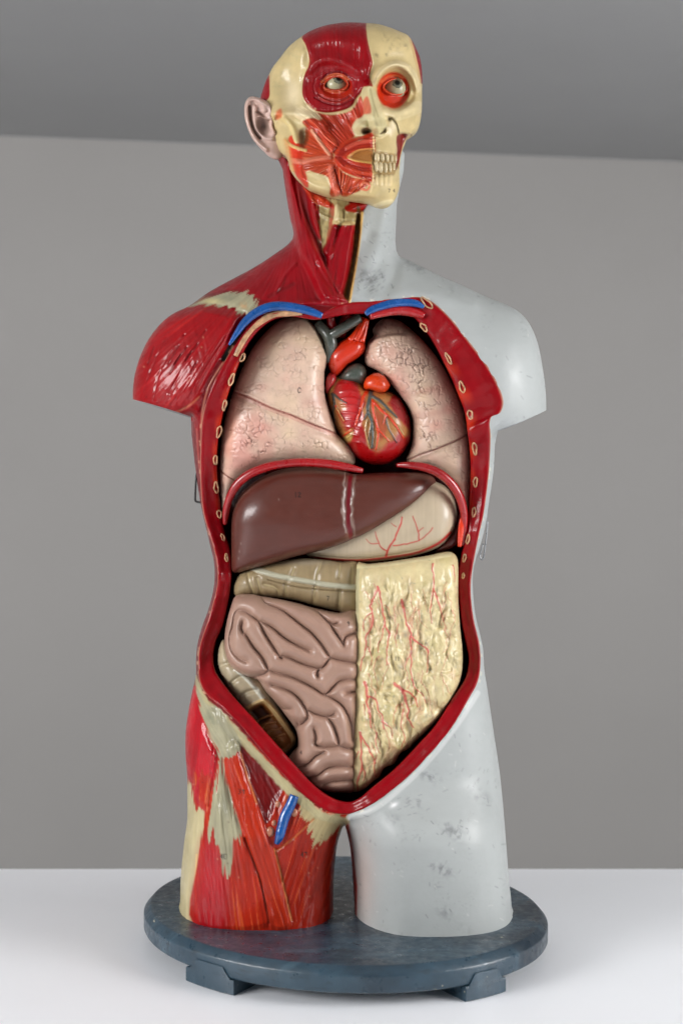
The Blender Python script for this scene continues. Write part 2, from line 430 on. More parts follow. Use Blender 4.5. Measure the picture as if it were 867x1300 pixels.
# ------------------------------------------------------------------ the setting
def box(name, x0, x1, y0, y1, z0, z1, mat, bevel=0.0, parent=None):
    V = np.array([(x, y, z) for x in (x0, x1) for y in (y0, y1) for z in (z0, z1)])
    F = [[0, 1, 3, 2], [4, 6, 7, 5], [0, 4, 5, 1], [2, 3, 7, 6], [0, 2, 6, 4], [1, 5, 7, 3]]
    o = mesh_obj(name, V, [np.array(F)], mat, parent, flat=np.arange(6))
    if bevel:
        m = o.modifiers.new('bevel', 'BEVEL'); m.width = bevel; m.segments = 3
    return o
u = S_
tb = box('table', -1.5, 1.5, -1.05, 349 * u, -0.035, 0.0, M_table, 0.003)
tag(tb, 'plain white table top that the blue base board stands on', 'table')
yaw = math.radians(8)
def wallpt(t, z):
    return (t * math.cos(yaw), 1515 * u + t * math.sin(yaw), z)
ZC = (TL + 872) * u
wv = [wallpt(-2.6, -1.0), wallpt(2.9, -1.0), wallpt(2.9, ZC), wallpt(-2.6, ZC)]
off = np.array([0, 0.08, 0])
V = np.array(wv + [tuple(np.array(p) + off) for p in wv])
wl = mesh_obj('wall', V, [np.array([[0, 1, 2, 3], [7, 6, 5, 4], [0, 4, 5, 1], [2, 6, 7, 3], [0, 3, 7, 4], [1, 5, 6, 2]])], M_wall, flat=np.arange(6)); tag(wl, kind='structure')
cv = [(-2.6, -1.6, ZC + .001), (2.9, -1.6, ZC + .001), wallpt(2.9, ZC + .001), wallpt(-2.6, ZC + .001)]
V = np.array(cv + [(p[0], p[1], p[2] + 0.05) for p in cv])
cl = mesh_obj('ceiling', V, [np.array([[0, 3, 2, 1], [4, 5, 6, 7], [0, 1, 5, 4], [1, 2, 6, 5], [2, 3, 7, 6], [3, 0, 4, 7]])], M_ceil, flat=np.arange(6)); tag(cl, kind='structure')

# ------------------------------------------------------------------ the torso model
torso = thing('anatomical_torso', 'armless anatomical torso, half red muscle and half white skin, on a blue board', 'anatomical model')

# ---- base board (ellipse slightly turned), with a bevelled edge
A_, B_, C_ = 1.56e-5, -1.8e-6, 1.72e-5
def ell(t):
    cx, sx = math.cos(t), math.sin(t)
    r = 1 / math.sqrt(A_ * cx * cx + 2 * B_ * cx * sx + C_ * sx * sx)
    return r * cx, r * sx
def board_point(t, sc, L):
    X, d = ell(t); X *= sc; d = d * sc - 8
    return ((X + 435 - XC) * u, -d * u, (TL - L) * u)
prof = [(0.0, 499), (0.955, 499.0), (0.966, 499.05), (0.971, 499.6), (0.992, 505.6), (0.997, 507), (1.0, 508.2), (1.0, 510), (1.0, 525), (0.996, 527), (0.985, 528.5), (0.0, 528.5)]
NB = 220; V = []; 
for sc, L in prof[1:-1]:
    for k in range(NB): V.append(board_point(2 * math.pi * k / NB, sc, L))
V += [board_point(0, 0, 499), board_point(0, 0, 528.5)]
F = []; m = len(prof) - 2
for i in range(m - 1):
    for k in range(NB): F.append([i * NB + k, (i + 1) * NB + k, (i + 1) * NB + (k + 1) % NB, i * NB + (k + 1) % NB])
T3 = []
for k in range(NB):
    T3.append([m * NB, k, (k + 1) % NB]); T3.append([m * NB + 1, (m - 1) * NB + (k + 1) % NB, (m - 1) * NB + k])
board = mesh_obj('base_board', np.array(V), [np.array(F), np.array(T3)], M_wood, torso)
def foot(xa, xb, up):
    """bar under the board whose curved front end laps up the board edge"""
    ts = []
    for k in range(2000):
        t = math.pi * k / 2000.0
        X, d = ell(t); d -= 8
        px = (X + 435 - XC) / ((DC - d) / DC) + XC
        if xa <= px <= xb: ts.append(t)
    t1, t0 = max(ts), min(ts); n = 14; V = []; F = []
    prof = []
    for i in range(n + 1):
        q = i / n; t = t1 + (t0 - t1) * q
        # dovetail upper outline: slants inward, then the lower block is full width
        top = 528 - up * max(0.0, min(1.0, (min(q, 1 - q) - 0.08) / 0.14)) if up else 528
        for sc, L in ((1.006, top), (1.008, 530), (1.008, 543.5), (1.002, TL), (0.80, TL), (0.80, 529.5)):
            V.append(board_point(t, sc, L))
    m = 6
    for i in range(n):
        for j in range(m):
            F.append([i * m + j, (i + 1) * m + j, (i + 1) * m + (j + 1) % m, i * m + (j + 1) % m])
    V = np.array(V)
    caps = [[j for j in range(m)][::-1], [n * m + j for j in range(m)]]
    o = mesh_obj('foot', V, [np.array(F)[:, ::-1], np.array([caps[0]]), np.array([caps[1]])], M_wood, board, flat=np.arange(n * m + 2))
    return o
foot(238, 298, 13); foot(590, 640, 13)
# rear feet, mirrored to the back edge
for t0 in (4.2, 5.2):
    V = []
    for t in (t0 - 0.12, t0 + 0.12):
        for sc, L in ((0.99, 529.0), (0.99, TL), (0.8, TL), (0.8, 529.0)): V.append(board_point(t, sc, L))
    mesh_obj('foot', np.array(V), [np.array([[0, 1, 2, 3], [7, 6, 5, 4], [0, 4, 5, 1], [1, 5, 6, 2], [2, 6, 7, 3], [3, 7, 4, 0]])], M_wood, board, flat=np.arange(6))

# ---- opening of the body: outer edge, inner edge
PAIRS = [(443,385,443,399),(470,383,465,398),(500,380,495,395),(528,378,518,398),(545,383,530,408),(562,397,543,424),(578,415,553,440),
(594,436,564,458),(610,457,575,480),(623,477,583,500),(632,496,589,515),(636,512,592,525),(632,525,594,537),(621,532,595,548),(621,560,598,570),
(619,600,599,600),(613,650,597,648),(607,678,592,680),(601,708,585,706),(597,735,581,733),(597,760,583,762),(601,790,586,790),(607,815,591,815),
(609,840,595,838),(605,866,590,862),(590,895,573,888),(570,927,553,920),(545,957,528,948),(517,986,501,976),(485,1012,472,1000),(460,1027,455,1014),
(440,1033,440,1018),(415,1029,420,1012),(388,1011,398,996),(360,983,372,968),(333,953,347,940),(308,923,322,912),(285,900,300,888),(267,885,284,868),
(256,868,274,852),(253,848,271,835),(255,820,274,815),(264,792,283,793),(272,765,289,768),(277,742,293,745),(277,722,294,722),(273,697,292,697),
(264,668,284,670),(258,640,277,640),(256,605,273,605),(256,570,273,570),(258,535,277,540),(264,508,283,513),(275,480,291,488),(288,456,300,463),
(301,435,313,440),(318,412,328,420),(338,400,347,406),(365,396,370,402),(400,400,400,406),(425,390,425,402)]
PAIRS = [(a, b, c + (3.0 if c < 440 else -2.0) * (1.0 if 440 < d < 660 else 0.0), d) for a, b, c, d in PAIRS]
PR = curve(PAIRS, True, 8); OUT = PR[:, :2]; INN = PR[:, 2:]

# ---- body outline
right_leg = [(643,1080),(646,1120),(649,1150),(650,1215),(452,1215),(450,1154),(446,1090),(442,1064),(437,1048)]
left_leg = [(431,1062),(427,1080),(424,1110),(423,1154),(423,1215),(229,1215),(229,1145),(230,1110),(234,1070),(238,1040),(238,1010),(238,985),(236,960),(236,930),(240,900),(245,875),(249,856)]
OUTL = [(357,180),(359,215),(363,245),(368,275),(371.5,303),(345,325),(320,341),(290,357),(265,371),(241,388),(222,397),(206,409),(190,429),(178.5,452),(171.5,475),(169,494),(169,507),
        (192,513),(222,522),(243,529),(243,545),(246,575),(249,600),(255,640),(266,688),(272,715),(272,742),(266,770),(257,795),(251,818),(249,838)]
body_poly = [(503,180),(503.5,260),(503,318),(520,331),(540,341),(562,352),(588,363),(615,376),(638,385),(657,395),(671,410),(682,435),(689,470),(692.5,500),(693,521),
        (662,535),(632,546),(628,565),(626,600),(620,640),(617,662),(610,690),(603,712),(600,728),(600,750),(603,780),(609,805),(613,825),(614.5,850),(618,872),(622,900),(628,940),(634,980),(639,1030)] + right_leg + left_leg + OUTL[::-1][0:0]
body_poly = body_poly + OUTL[::-1]
def cut_outline(P):     # keep the cut corners of the arms crisp
    out = []
    for i, p in enumerate(P): out.append(p)
    return out
# the solid is inflated from an outline whose arms and thighs run on past their cuts
infl_poly = []
for p in body_poly:
    if p == (693, 521): infl_poly += [(694, 521), (690, 600), (650, 615)]
    elif p == (662, 535): pass
    elif p == (632, 546): infl_poly += [(634, 560)]
    elif p == (192, 513): infl_poly += [(172, 585)]
    elif p == (222, 522): infl_poly += [(215, 600), (238, 560)]
    elif p[1] == 1215: infl_poly += [(p[0], 1330)]
    else: infl_poly.append(p)
def smooth_corners(P, sharp):
    """Catmull-Rom, but straight between listed sharp corners"""
    P = [tuple(map(float, p)) for p in P]; n = len(P); out = []
    for i in range(n):
        p0, p1, p2, p3 = P[i - 1], P[i], P[(i + 1) % n], P[(i + 2) % n]
        if p1 in sharp: p0 = p1
        if p2 in sharp: p3 = p2
        for k in range(4):
            t = k / 4
            out.append(tuple(0.5 * ((2 * p1[a]) + (-p0[a] + p2[a]) * t + (2 * p0[a] - 5 * p1[a] + 4 * p2[a] - p3[a]) * t * t + (-p0[a] + 3 * p1[a] - 3 * p2[a] + p3[a]) * t ** 3) for a in (0, 1)))
    return out
sharp = {(693., 521.), (632., 546.), (169., 507.), (243., 529.)}
body = Sheet(smooth_corners(body_poly, sharp), 1.2, GREY, smooth=1, infl=smooth_corners(infl_poly, set()))
X, Y = body.X, body.Y
R = body.R
H = 118 * np.tanh(R / 118)
# front thighs: nearly round; the white thigh stands a little forward
legw = sstep(980, 1080, Y)
H = H * (1 + 0.12 * legw)
bias = 22 * legw * sstep(430, 520, X) + 6 * legw
bias = bias - 14 * sstep(400, 330, Y)          # the neck sits back
body.D = H + bias
body.B = -H * 0.92 + bias; body.M = bias.copy()
body.hole = -sdf(X, Y, OUT)
HB = body.D.copy()

# --- white half: dirt and scuffs, slightly bluish paint
n1 = fbm(X / 60, Y / 60, 3, 4)[..., None]; n2 = fbm(X / 14, Y / 5, 8, 4)[..., None]
body.C *= 1 + 0.05 * n1 + 0.02 * n2
st = sstep(0.25, 0.75, fbm(X / 22, Y / 26, 12, 2)) * sstep(0.15, 0.6, fbm(X / 3.5 + Y / 9, Y / 3, 15, 3))
body.C = body.C * (1 - 0.16 * st[..., None]) 
for (x, y, a) in ((556,930,.4),(545,985,.7),(528,1020,.35),(570,1053,.6),(580,1060,.5),(562,1105,.7),(610,1010,.5),(565,1160,.4),(500,1040,.3),(590,1180,.2)):
    body.blot(x, y, 13, 7, (96, 98, 100), a, 30, seed=int(x))
for (x, y, a) in ((462,348,.7),(470,356,.8),(480,340,.4),(520,332,.7),(535,340,.6),(575,368,.3),(475,300,.25)):
    body.blot(x, y, 9, 7, (104, 104, 104), a, 20, seed=int(x))
body.blot(461, 1120, 14, 60, (186, 160, 150), .5); body.blot(640, 540, 16, 12, (140, 142, 148), .3)  # pinkish tint down the inner thigh, faint grey patch by the arm cut
# sternal groove, neck tendon and collar bone on the white side
body.stroke([(493,262),(480,310),(462,345),(452,372)], 10, None, h=7); body.stroke([(503,320),(500,350),(490,372)], 9, None, h=-6)
body.stroke([(470,380),(510,372),(550,374),(600,384)], 11, None, h=5)
body.stroke([(463,285),(460,300)], 4, None, h=2)
body.bump(655, 450, 40, 60, 8); body.bump(560, 1080, 70, 80, 6)

# --- red half
half = [(470,180),(470,256),(459,272),(456,300),(451,330),(447,360),(443,384),(443,700),(442,1036),(439,1048),(434,1054),(434,1215),(200,1215),(150,1000),(150,300),(350,180)]
body.muscle(half, DRED, ang=80, seed=1, fw=4, amp=0.4, con=0.12, smooth=1, soft=0.6)
# trapezius and shoulder slope
body.muscle([(371,303),(340,328),(290,357),(262,373),(300,368),(330,380),(370,386),(400,385),(392,350),(380,315)], RED, fan=(372, 300, 90), seed=2, amp=1.2, fw=3, con=0.22)
body.stroke([(342,376),(358,368),(373,360)], 2.4, (104,2,10), h=-2.0, alpha=.6)
body.stroke([(375,335),(362,350),(350,372)], 2.0, None, h=3)
# deltoid
delt = [(240,388),(262,384),(292,392),(312,398),(306,412),(292,436),(280,455),(266,480),(258,505),(252,534),(222,530),(190,520),(160,512),(160,470),(175,440),(200,408),(222,392)]
body.muscle(delt, BRED, fan=(345, 330, 190), seed=4, dh=13, ew=14, fw=3.0, fl=75, amp=1.3, con=0.2, light=(176, 30, 24), edge=1)
for q in ([(212,428),(192,470),(180,505)],[(235,425),(205,468),(195,508)],[(262,420),(240,452),(215,500)],[(285,428),(262,462),(240,505)]):
    body.stroke(q, 1.4, (120, 6, 14), h=-1.2, alpha=.4, taper=.3)
for q in ([(238,440),(222,462)],[(244,446),(236,458)],[(230,450),(216,474)],[(252,436),(246,446)],[(228,438),(214,462)],[(196,440),(188,462)],[(250,460),(242,474)]):
    body.stroke(q, 0.8, (90, 4, 12), h=-1.5, alpha=.7)
body.stroke([(258,500),(240,515),(222,524)], 1.2, (190,110,80), h=-1.5, alpha=.6)
body.muscle([(238,388),(258,378),(280,372),(300,370),(318,373),(326,386),(318,397),(305,398),(290,390),(262,387)], TEND, fan=(345, 350, 90), seed=5, brush=4, amp=.8, con=.2, dh=2)
body.blot(285, 379, 14, 4, (110, 112, 96), .5); body.blot(310, 388, 5, 5, (200, 150, 100), .6, seed=3); body.blot(268, 382, 14, 4, (205, 190, 130), .5)
# pectoral strip between deltoid and rim
body.muscle([(312,400),(300,420),(282,452),(266,484),(257,520),(254,545),(246,540),(252,510),(262,480),(285,440),(305,405)], RED, ang=-62, seed=6, amp=1, con=.2)
body.stroke([(292,448),(272,478),(262,500),(256,535),(257,600)], 0.8, (186, 120, 96), h=.8, alpha=.75)
body.stroke([(306,418),(296,434),(284,456)], 3, (20,30,26), h=-5)
# neck
body.muscle([(357,200),(363,250),(371,303),(392,350),(410,384),(443,384),(432,368),(410,325),(392,285),(378,240),(374,215),(372,200)], RED, fan=(352, 120, 300), seed=7, dh=15, ew=9, amp=1.3, fw=3, con=.2)
body.stroke([(376,225),(383,262),(398,305),(416,345),(436,378)], 1.6, (150,60,60), h=1.5, alpha=.4)
body.stroke([(372,215),(380,262),(390,300),(404,340),(424,372)], 2.5, None, h=-2.5)
body.stroke([(375,240),(388,290),(402,330)], 6, None, h=4)
body.muscle([(376,225),(400,250),(404,262),(408,300),(409,318),(395,282),(384,252)], DRED, ang=75, seed=8, amp=1.2)
body.muscle([(391,245),(401,255),(406,290),(408,308),(398,286),(392,262)], BRED, ang=78, seed=9, dh=5, ew=4, amp=1)
body.muscle([(404,258),(418,252),(440,256),(452,264),(452,282),(444,288),(430,285),(422,292),(417,305),(410,322),(407,300)], (166,150,104), ang=95, seed=4, brush=3, amp=1.0, con=.25)
body.muscle([(384,236),(398,246),(414,252),(424,264),(410,262),(396,254)], (168,46,24), ang=38, seed=91, amp=1.2, con=.3, light=(206,140,90), dh=3, ew=3)
body.muscle([(420,262),(428,264),(427,300),(421,318),(415,306),(418,286)], (150,20,14), ang=98, seed=92, brush=3, amp=1, con=.25, alpha=.75)
body.stroke([(406,268),(414,273),(424,276)], 1.5, (110,92,60), h=-2, alpha=.5); body.stroke([(436,266),(436,276)], 1.5, (120,96,60), h=-2.5, alpha=.5)
body.stroke([(428,262),(427,275),(425,284)], 3, (206,190,146), h=5); body.paint([(438,262),(452,256),(466,258),(460,266),(452,270),(440,268)], (168,24,16), soft=1.2); body.stroke([(440,268),(452,262),(464,260)], 2, None, h=3); body.paint([(440,270),(452,271),(451,281),(441,281)], (140,122,80), soft=2, alpha=.6); body.bump(430, 270, 8, 12, 7); body.bump(444, 272, 8, 7, 5); body.stroke([(404,266),(414,274),(428,278),(450,278)], 3, None, h=3)
for k in range(14):
    a, b = _rng.rand(2); body.blot(405 + a * 14, 268 + b * 40, 2.2, 2.2, (120,104,70), .6)
body.muscle([(423,284),(430,283),(426,310),(419,328),(409,318),(416,305)], RED, ang=105, seed=11, dh=7, ew=4, amp=1.2)
body.muscle([(434,284),(450,284),(448,300),(442,340),(434,372),(424,360),(414,332),(424,312)], RED, ang=102, seed=12, dh=9, ew=4, amp=1.4, con=.25)
body.stroke([(424,282),(436,284),(449,283)], 2.2, (196,178,124), h=2, alpha=.8)
body.paint([(453,262),(458,268),(456,300),(450,345),(444,380),(437,374),(444,345),(450,310),(452,285)], (88,58,26), soft=1.5); body.stroke([(454,275),(452,310),(447,345),(441,375)], 3, None, h=-9)
body.stroke([(460,270),(457,300),(452,335),(444,383)], 1.5, (206,166,96), h=2.5)
for k in range(8): body.blot(452 - k * .9, 290 + k * 11, 3, 3.5, (150,112,60), .5, seed=k)
body.stroke([(372,386),(400,384),(420,386),(443,388)], 3, (140,8,20), h=4)
body.muscle([(443,388),(470,384),(468,392),(446,396)], (168,164,150), ang=0, seed=31, amp=.3)
# under the arm: flank
body.stroke([(250,545),(252,580),(257,620)], 1.0, (190,90,80), h=.6, alpha=.5)
# thigh
body.muscle([(246,870),(262,889),(281,902),(300,922),(330,953),(380,1006),(412,1030),(441,1036),(436,1215),(225,1215),(225,960),(236,900)], ORG, ang=86, seed=40, amp=.6, con=.2)
body.muscle([(247,870),(256,905),(268,940),(279,962),(272,995),(262,1032),(250,1020),(243,995),(233,975),(232,930),(238,895)], (164,10,26), ang=97, seed=41, dh=5, ew=8, amp=1, fl=60)
body.muscle([(243,985),(262,1030),(268,1005),(262,985)], ORG, ang=95, seed=42, brush=8, alpha=.9, light=(214,120,60))
body.muscle([(233,985),(243,1002),(250,1026),(260,1030),(256,1060),(252,1095),(247,1170),(222,1170),(225,1090),(236,1040)], (178,166,128), ang=93, seed=43, brush=4, amp=.9, con=.15)
body.stroke([(250,1085),(248,1120),(246,1165)], 1.1, (214,190,130), h=1.2)
body.muscle([(281,955),(290,1000),(306,1050),(330,1110),(345,1175),(247,1175),(250,1100),(262,1040),(272,985)], ORG, ang=82, seed=44, dh=4, amp=.9, con=.24, light=(206,96,50), fl=60)
body.muscle([(262,1060),(285,1095),(290,1140),(285,1180),(248,1180),(252,1110)], (158,12,22), ang=88, seed=45, soft=12, amp=.6, fl=70)
body.muscle([(280,960),(290,1003),(304,1042),(302,1064),(296,1084),(289,1112),(284,1084),(266,1058),(270,1018),(276,985)], TEND, fan=(284, 900, 120), seed=46, brush=7, amp=1.0, con=.22)
body.blot(286, 1020, 6, 26, (100,100,84), .55); body.blot(288, 1078, 7, 10, (120,116,96), .4)
body.muscle([(284,958),(300,940),(311,980),(331,1028),(347,1077),(360,1125),(371,1175),(343,1178),(331,1121),(311,1066),(293,1008)], (164,38,14), ang=72, seed=47, dh=5, ew=7, amp=1, con=.2, fl=70, light=(214,104,60))
body.muscle([(297,936),(320,955),(358,996),(352,1018),(339,1046),(331,1030),(312,984)], (104,6,8), ang=62, seed=48, dh=-4, amp=1, con=.2)
body.muscle([(358,1010),(386,1022),(410,1045),(428,1060),(428,1165),(372,1175),(352,1090),(345,1062)], (148,30,12), ang=108, seed=49, amp=1.1, con=.26, fl=60, light=(206,100,60))
body.muscle([(384,1018),(412,1032),(441,1040),(436,1052),(420,1062),(402,1078),(392,1060)], (166,150,110), ang=118, seed=50, brush=7, amp=.8)
body.stroke([(398,1040),(375,1062),(352,1080)], 1.0, (210,120,70), h=-2.2, alpha=.7)
body.stroke([(349,1078),(358,1115),(370,1168)], 1.2, (196,120,70), h=-2.5, alpha=.9)
body.stroke([(311,1064),(331,1120),(342,1172)], 1.1, (120,30,12), h=-3, alpha=.8)
body.stroke([(302,945),(314,985),(326,1020)], 1.1, (190,110,60), h=1.2, alpha=.8)
body.muscle([(248,856),(256,874),(264,888),(281,902),(300,922),(330,955),(360,987),(392,1016),(416,1034),(441,1038),(441,1046),(410,1042),(385,1026),(356,1000),(322,962),(300,938),(284,912),(262,896),(252,885)], (162,152,116), ang=45, seed=51, amp=.4, soft=1.5, rag=1.5)
body.muscle([(249,868),(262,893),(281,903),(299,926),(306,946),(297,958),(282,962),(276,950),(266,935),(256,908)], TEND, ang=62, seed=52, brush=3, dh=3, amp=.9, con=.2)
body.blot(268, 912, 6, 14, (112,116,98), .5, -30, seed=6); body.blot(296, 938, 4, 14, (120,116,96), .5, -20)
body.write('40', 280, 1084, 6); body.write('47', 382, 1082, 6); body.write('39', 303, 1002, 6)
# rolled edge along the seam on the white side
body.stroke([(444,1040),(444,1060),(448,1110),(452,1160)], 2.5, None, h=2)
body.stroke([(443,1038),(470,1030),(500,1008),(540,970),(580,920),(606,880)], 3.5, (200,202,200), h=1.6, alpha=.6)
body.blot(500, 1022, 5, 2.5, (236,236,236), .9, -30)
# wear: hairline scratches and rubbed spots on the painted skin, chips where the rim meets the skin
r_ = np.random.RandomState(31)
for k in range(150):
    zone = r_.rand()
    if zone < .5: x0_, y0_ = 455 + r_.rand() * 185, 930 + r_.rand() * 240
    elif zone < .8: x0_, y0_ = 470 + r_.rand() * 215, 330 + r_.rand() * 200
    else: x0_, y0_ = 452 + r_.rand() * 45, 265 + r_.rand() * 110
    a_ = (1.2 if r_.rand() < .6 else .4) + r_.randn() * .35; L_ = 1.5 + 5 * r_.rand() ** 2
    body.stroke([(x0_, y0_), (x0_ + math.cos(a_) * L_, y0_ + math.sin(a_) * L_)], .45 + .3 * r_.rand(), (92, 94, 94) if r_.rand() < .75 else (204, 204, 200), alpha=.25 + .4 * r_.rand(), n=1, soft=.7)
for (cx, cy, a_, m_) in ((468,352,.6,34),(478,362,.5,26),(530,336,.4,16),(556,930,1.2,14),(528,1020,.4,14),(578,1056,1.2,18),(612,985,1.2,12),(560,1105,1.1,14)):
    for k in range(m_):
        x0_, y0_ = cx + r_.randn() * 9, cy + r_.randn() * 7; q = a_ + r_.randn() * .15
        body.stroke([(x0_, y0_), (x0_ - math.cos(q) * 4, y0_ + math.sin(q) * 4)], .5, (96, 98, 98), alpha=.4, n=1, soft=.8)
for k in range(60):
    i_ = r_.randint(len(OUT)); x0_, y0_ = OUT[i_]; c_ = (214, 206, 186) if x0_ > 443 else (196, 150, 120)
    v_ = OUT[(i_ + 1) % len(OUT)] - OUT[i_ - 1]; v_ = v_ / (np.hypot(*v_) + 1e-6)
    o_ = (OUT[i_] - INN[i_]); o_ = o_ / (np.hypot(*o_) + 1e-6) * (1.5 + r_.rand() * 1.5)
    L_ = 1 + 3 * r_.rand(); body.stroke([(x0_ + o_[0], y0_ + o_[1]), (x0_ + o_[0] + v_[0] * L_, y0_ + o_[1] + v_[1] * L_)], .7, c_, h=-.5, alpha=.8, n=1)
for k in range(70):
    x0_, y0_ = ((180 + r_.rand() * 80, 420 + r_.rand() * 95) if r_.rand() < .4 else (245 + r_.rand() * 180, 960 + r_.rand() * 195))
    body.blot(x0_, y0_, .8 + .5 * r_.rand(), .8 + .8 * r_.rand(), (70, 0, 6) if r_.rand() < .7 else (206, 150, 120), .5)
HS = body.D.copy()
body.mm = (sdf(X, Y, np.array(half, float)) < 0) * 2
shell = body.build('body_shell', [M_body, M_cut, M_skin], torso, zmin=(TL - 515) * u)

# ---- rim and cavity lining
dO = body.at(OUT[:, 0], OUT[:, 1]); n = len(dO)
k = np.exp(-(np.arange(-14, 15) / 6.0) ** 2); k /= k.sum()
sm = np.convolve(np.concatenate([dO[-20:], dO, dO[:20]]), k, 'same')[20:-20]
dO = np.maximum(dO, sm)
wdt = np.hypot(*(OUT - INN).T)
dI = dO - 0.30 * wdt - 2 
prof = [(-0.06, -1.5), (0.0, 0.6), (0.08, 1.6), (0.25, 1.4), (0.45, 0.6), (0.62, 1.0), (0.80, 1.6), (0.92, 1.2), (1.0, -0.6)]
V = []; Cc = []
nseg = len(prof) + 4
an = np.arange(n)
for (t, dd) in prof:
    P = OUT * (1 - t) + INN * t; d = dO * (1 - t) + dI * t + dd
    lump = 0.9 * fbm(P[:, 0] / 9, P[:, 1] / 9, 77, 2)
    V.append(front(P[:, 0], P[:, 1], d + lump))
    c = np.ones((n, 1)) * lin((134, 0, 12))
    sc = sstep(0.35, 0.6, fbm(an / 5.0, np.full(n, t * 4.0), 61, 2))[:, None]
    if 0.3 < t < 0.7: c = c * (1 - 0.25 * sc)
    if t < 0: c = c * 0 + lin((170, 120, 100))
    if t > .7:
        q = (sstep(440, 480, P[:, 1]) * sstep(660, 620, P[:, 1]) * sstep(.68, .82, t) * (.5 + .5 * np.sin(P[:, 1] / 5.6)))[:, None] * .7
        c = c * (1 - q) + lin((186, 46, 18)) * q
    Cc.append(c)
for dep in (-8, -25, -55, -78):
    P = INN + (OUT - INN) * (0.05 if dep == -8 else 0.25)
    if dep < -25: P = INN - (OUT - INN) * (0.2 if dep == -55 else 0.8)
    lim = np.maximum(np.full(n, dep + 0.0), body.at(P[:, 0], P[:, 1], body.B) + 8)
    V.append(front(P[:, 0], P[:, 1], np.minimum(dI - 4, lim) if dep < -8 else dI - 8))
    Cc.append(np.ones((n, 1)) * lin((96, 6, 12)))
V = np.concatenate(V); Cc = np.concatenate(Cc)
F = []
for j in range(nseg - 1):
    a = j * n + an; b = j * n + (an + 1) % n
    F.append(np.stack([a, b, b + n, a + n], 1))
V = np.concatenate([V, front(np.array([440.]), np.array([720.]), np.array([-80.]))]); Cc = np.concatenate([Cc, [lin((96, 6, 12))]])
tri = np.stack([(nseg - 1) * n + an, (nseg - 1) * n + (an + 1) % n, np.full(n, len(V) - 1)], 1)
rim = mesh_obj('cavity_rim', V, [np.concatenate(F)[:, ::-1], tri[:, ::-1]], M_rim, torso, Cc)

def rim_depth(x, y):
    i = int(np.argmin(np.hypot(INN[:, 0] - x, INN[:, 1] - y))); v = INN[(i + 2) % n] - INN[i - 2]
    t = min(1.0, np.hypot(*(INN[i] - (x, y))) / max(wdt[i], 1))
    return dI[i] * (1 - t) + dO[i] * t, math.degrees(math.atan2(v[0], v[1]))
for (x, y, sc_) in ((306,453,1),(292,481,1),(283,514,1),(276,548,1),(271.5,584,1),(272.5,619,1),(276.5,653,1),(281,683,.9),(285.5,708,.8),
                (540,386,1.3),(536,417,1.1),(567,456,1),(584,492,1),(594.5,527,1.05),(600,570,1),(601,612,1),(599,650,1),(591.5,684,.9),(587,708,.8),(585.5,731,.6)):
    d, a = rim_depth(x, y); P = []
    cr, sr = math.cos(math.radians(a)), math.sin(math.radians(a))
    side = 1 if x < 440 else -1
    for q in range(13):
        t = 2 * math.pi * q / 12 + 0.3; lx = (2.3 + .5 * math.sin(x * 3.1)) * sc_ * math.cos(t) * (1 + .2 * math.sin(3 * t + x)) - side * 2.2; ly = (6.2 + 1.2 * math.sin(y * 1.7)) * sc_ * math.sin(t) * (1 + .12 * math.cos(2 * t + y))
        X_, Y_ = x + lx * cr + ly * sr, y - lx * sr + ly * cr
        P.append((X_, Y_, rim_depth(X_, Y_)[0] + 1.9 + .3 * math.sin(5 * t + y)))
    tube('rib_end', P, [0.8 + .3 * abs(math.sin(i * 1.7 + x)) for i in range(13)], M_rib, torso, ring=8, n=3, flatz=.8)

def on_rim(P, h):
    return [(x, y, rim_depth(x, y)[0] + h) for x, y in P]
# first rib and clavicle vessels lying along the upper rim
tube('first_rib', on_rim([(299,452),(308,434),(320,418),(334,406),(350,399),(368,397.5),(384,398)], 1.5), [2.6,3.6,3.1,4.2,3.6,4,2], M_rib, torso, flatz=.7)
tube('subclavian_vein', on_rim([(291,438),(300,424),(310,410),(322,399),(338,391),(354,388.5),(372,390),(392,394.5),(409,401)], 3), [1.5,3.4,4.6,5.2,5.6,5.6,5.4,5,3.6], M_blue, torso, flatz=.8)
tube('subclavian_vein', on_rim([(464,399),(472,393),(486,388),(502,384.5),(519,384),(530,386),(538,390)], 3), [3,4.4,5,5,4.8,4.2,2], M_blue, torso, flatz=.8)
tube('subclavian_artery', on_rim([(470,402),(484,397.5),(500,394),(514,394),(528,397),(538,401)], 1), [3.5,5,6,6.4,6,4], M_redv, torso)
tube('diaphragm', [(286,664,40),(287,650,50),(291,634,58),(299,618,64),(312,605,69),(330,596,73),(352,590,76),(380,587,78),(410,588,78),(436,592,76),(460,597.5,70)], [3,4.2,4.8,5.2,5.4,5.4,5.2,5.2,5.4,5.2,3.2], M_dia, torso, flatz=1.3)
tube('diaphragm', [(504,590.5,66),(520,590.5,72),(538,593,74),(556,600,72),(571,612,68),(582,628,62),(588,647,54),(589,668,46),(587,692,38)], [2.5,4.4,5.2,5.6,5.6,5.4,5,4.4,3.5], M_dia, torso, flatz=1.3)
tube('costal_strip', [(586,658,52),(585,672,50),(583,694,46)], [2.5,3.8,2.5], M_orange, torso, flatz=.6)
def body_at(x, y): return float(body.at(np.array([x]), np.array([y]))[0])
tube('femoral_vein', [(x, y, body_at(x, y) + 2) for x, y in ((374,1010),(369,1022),(362,1036),(358,1050),(355,1062),(351,1071))], [5.5,6,6.4,6,5.4,3], M_blue, torso)
for x, y, r in ((374,1032,5.5),(343,1056,6.5),(353,1021,4.5),(348,1045,4)):
    blob('lymph_node', x, y, body_at(x, y) - .5, r * .8, r * .95, r * .6, M_node, torso)
tube('hook', [(252,600,10),(249.5,604,12),(248,632,12),(250,637,12),(258,638,14)], 1.3, M_black, torso, n=4)
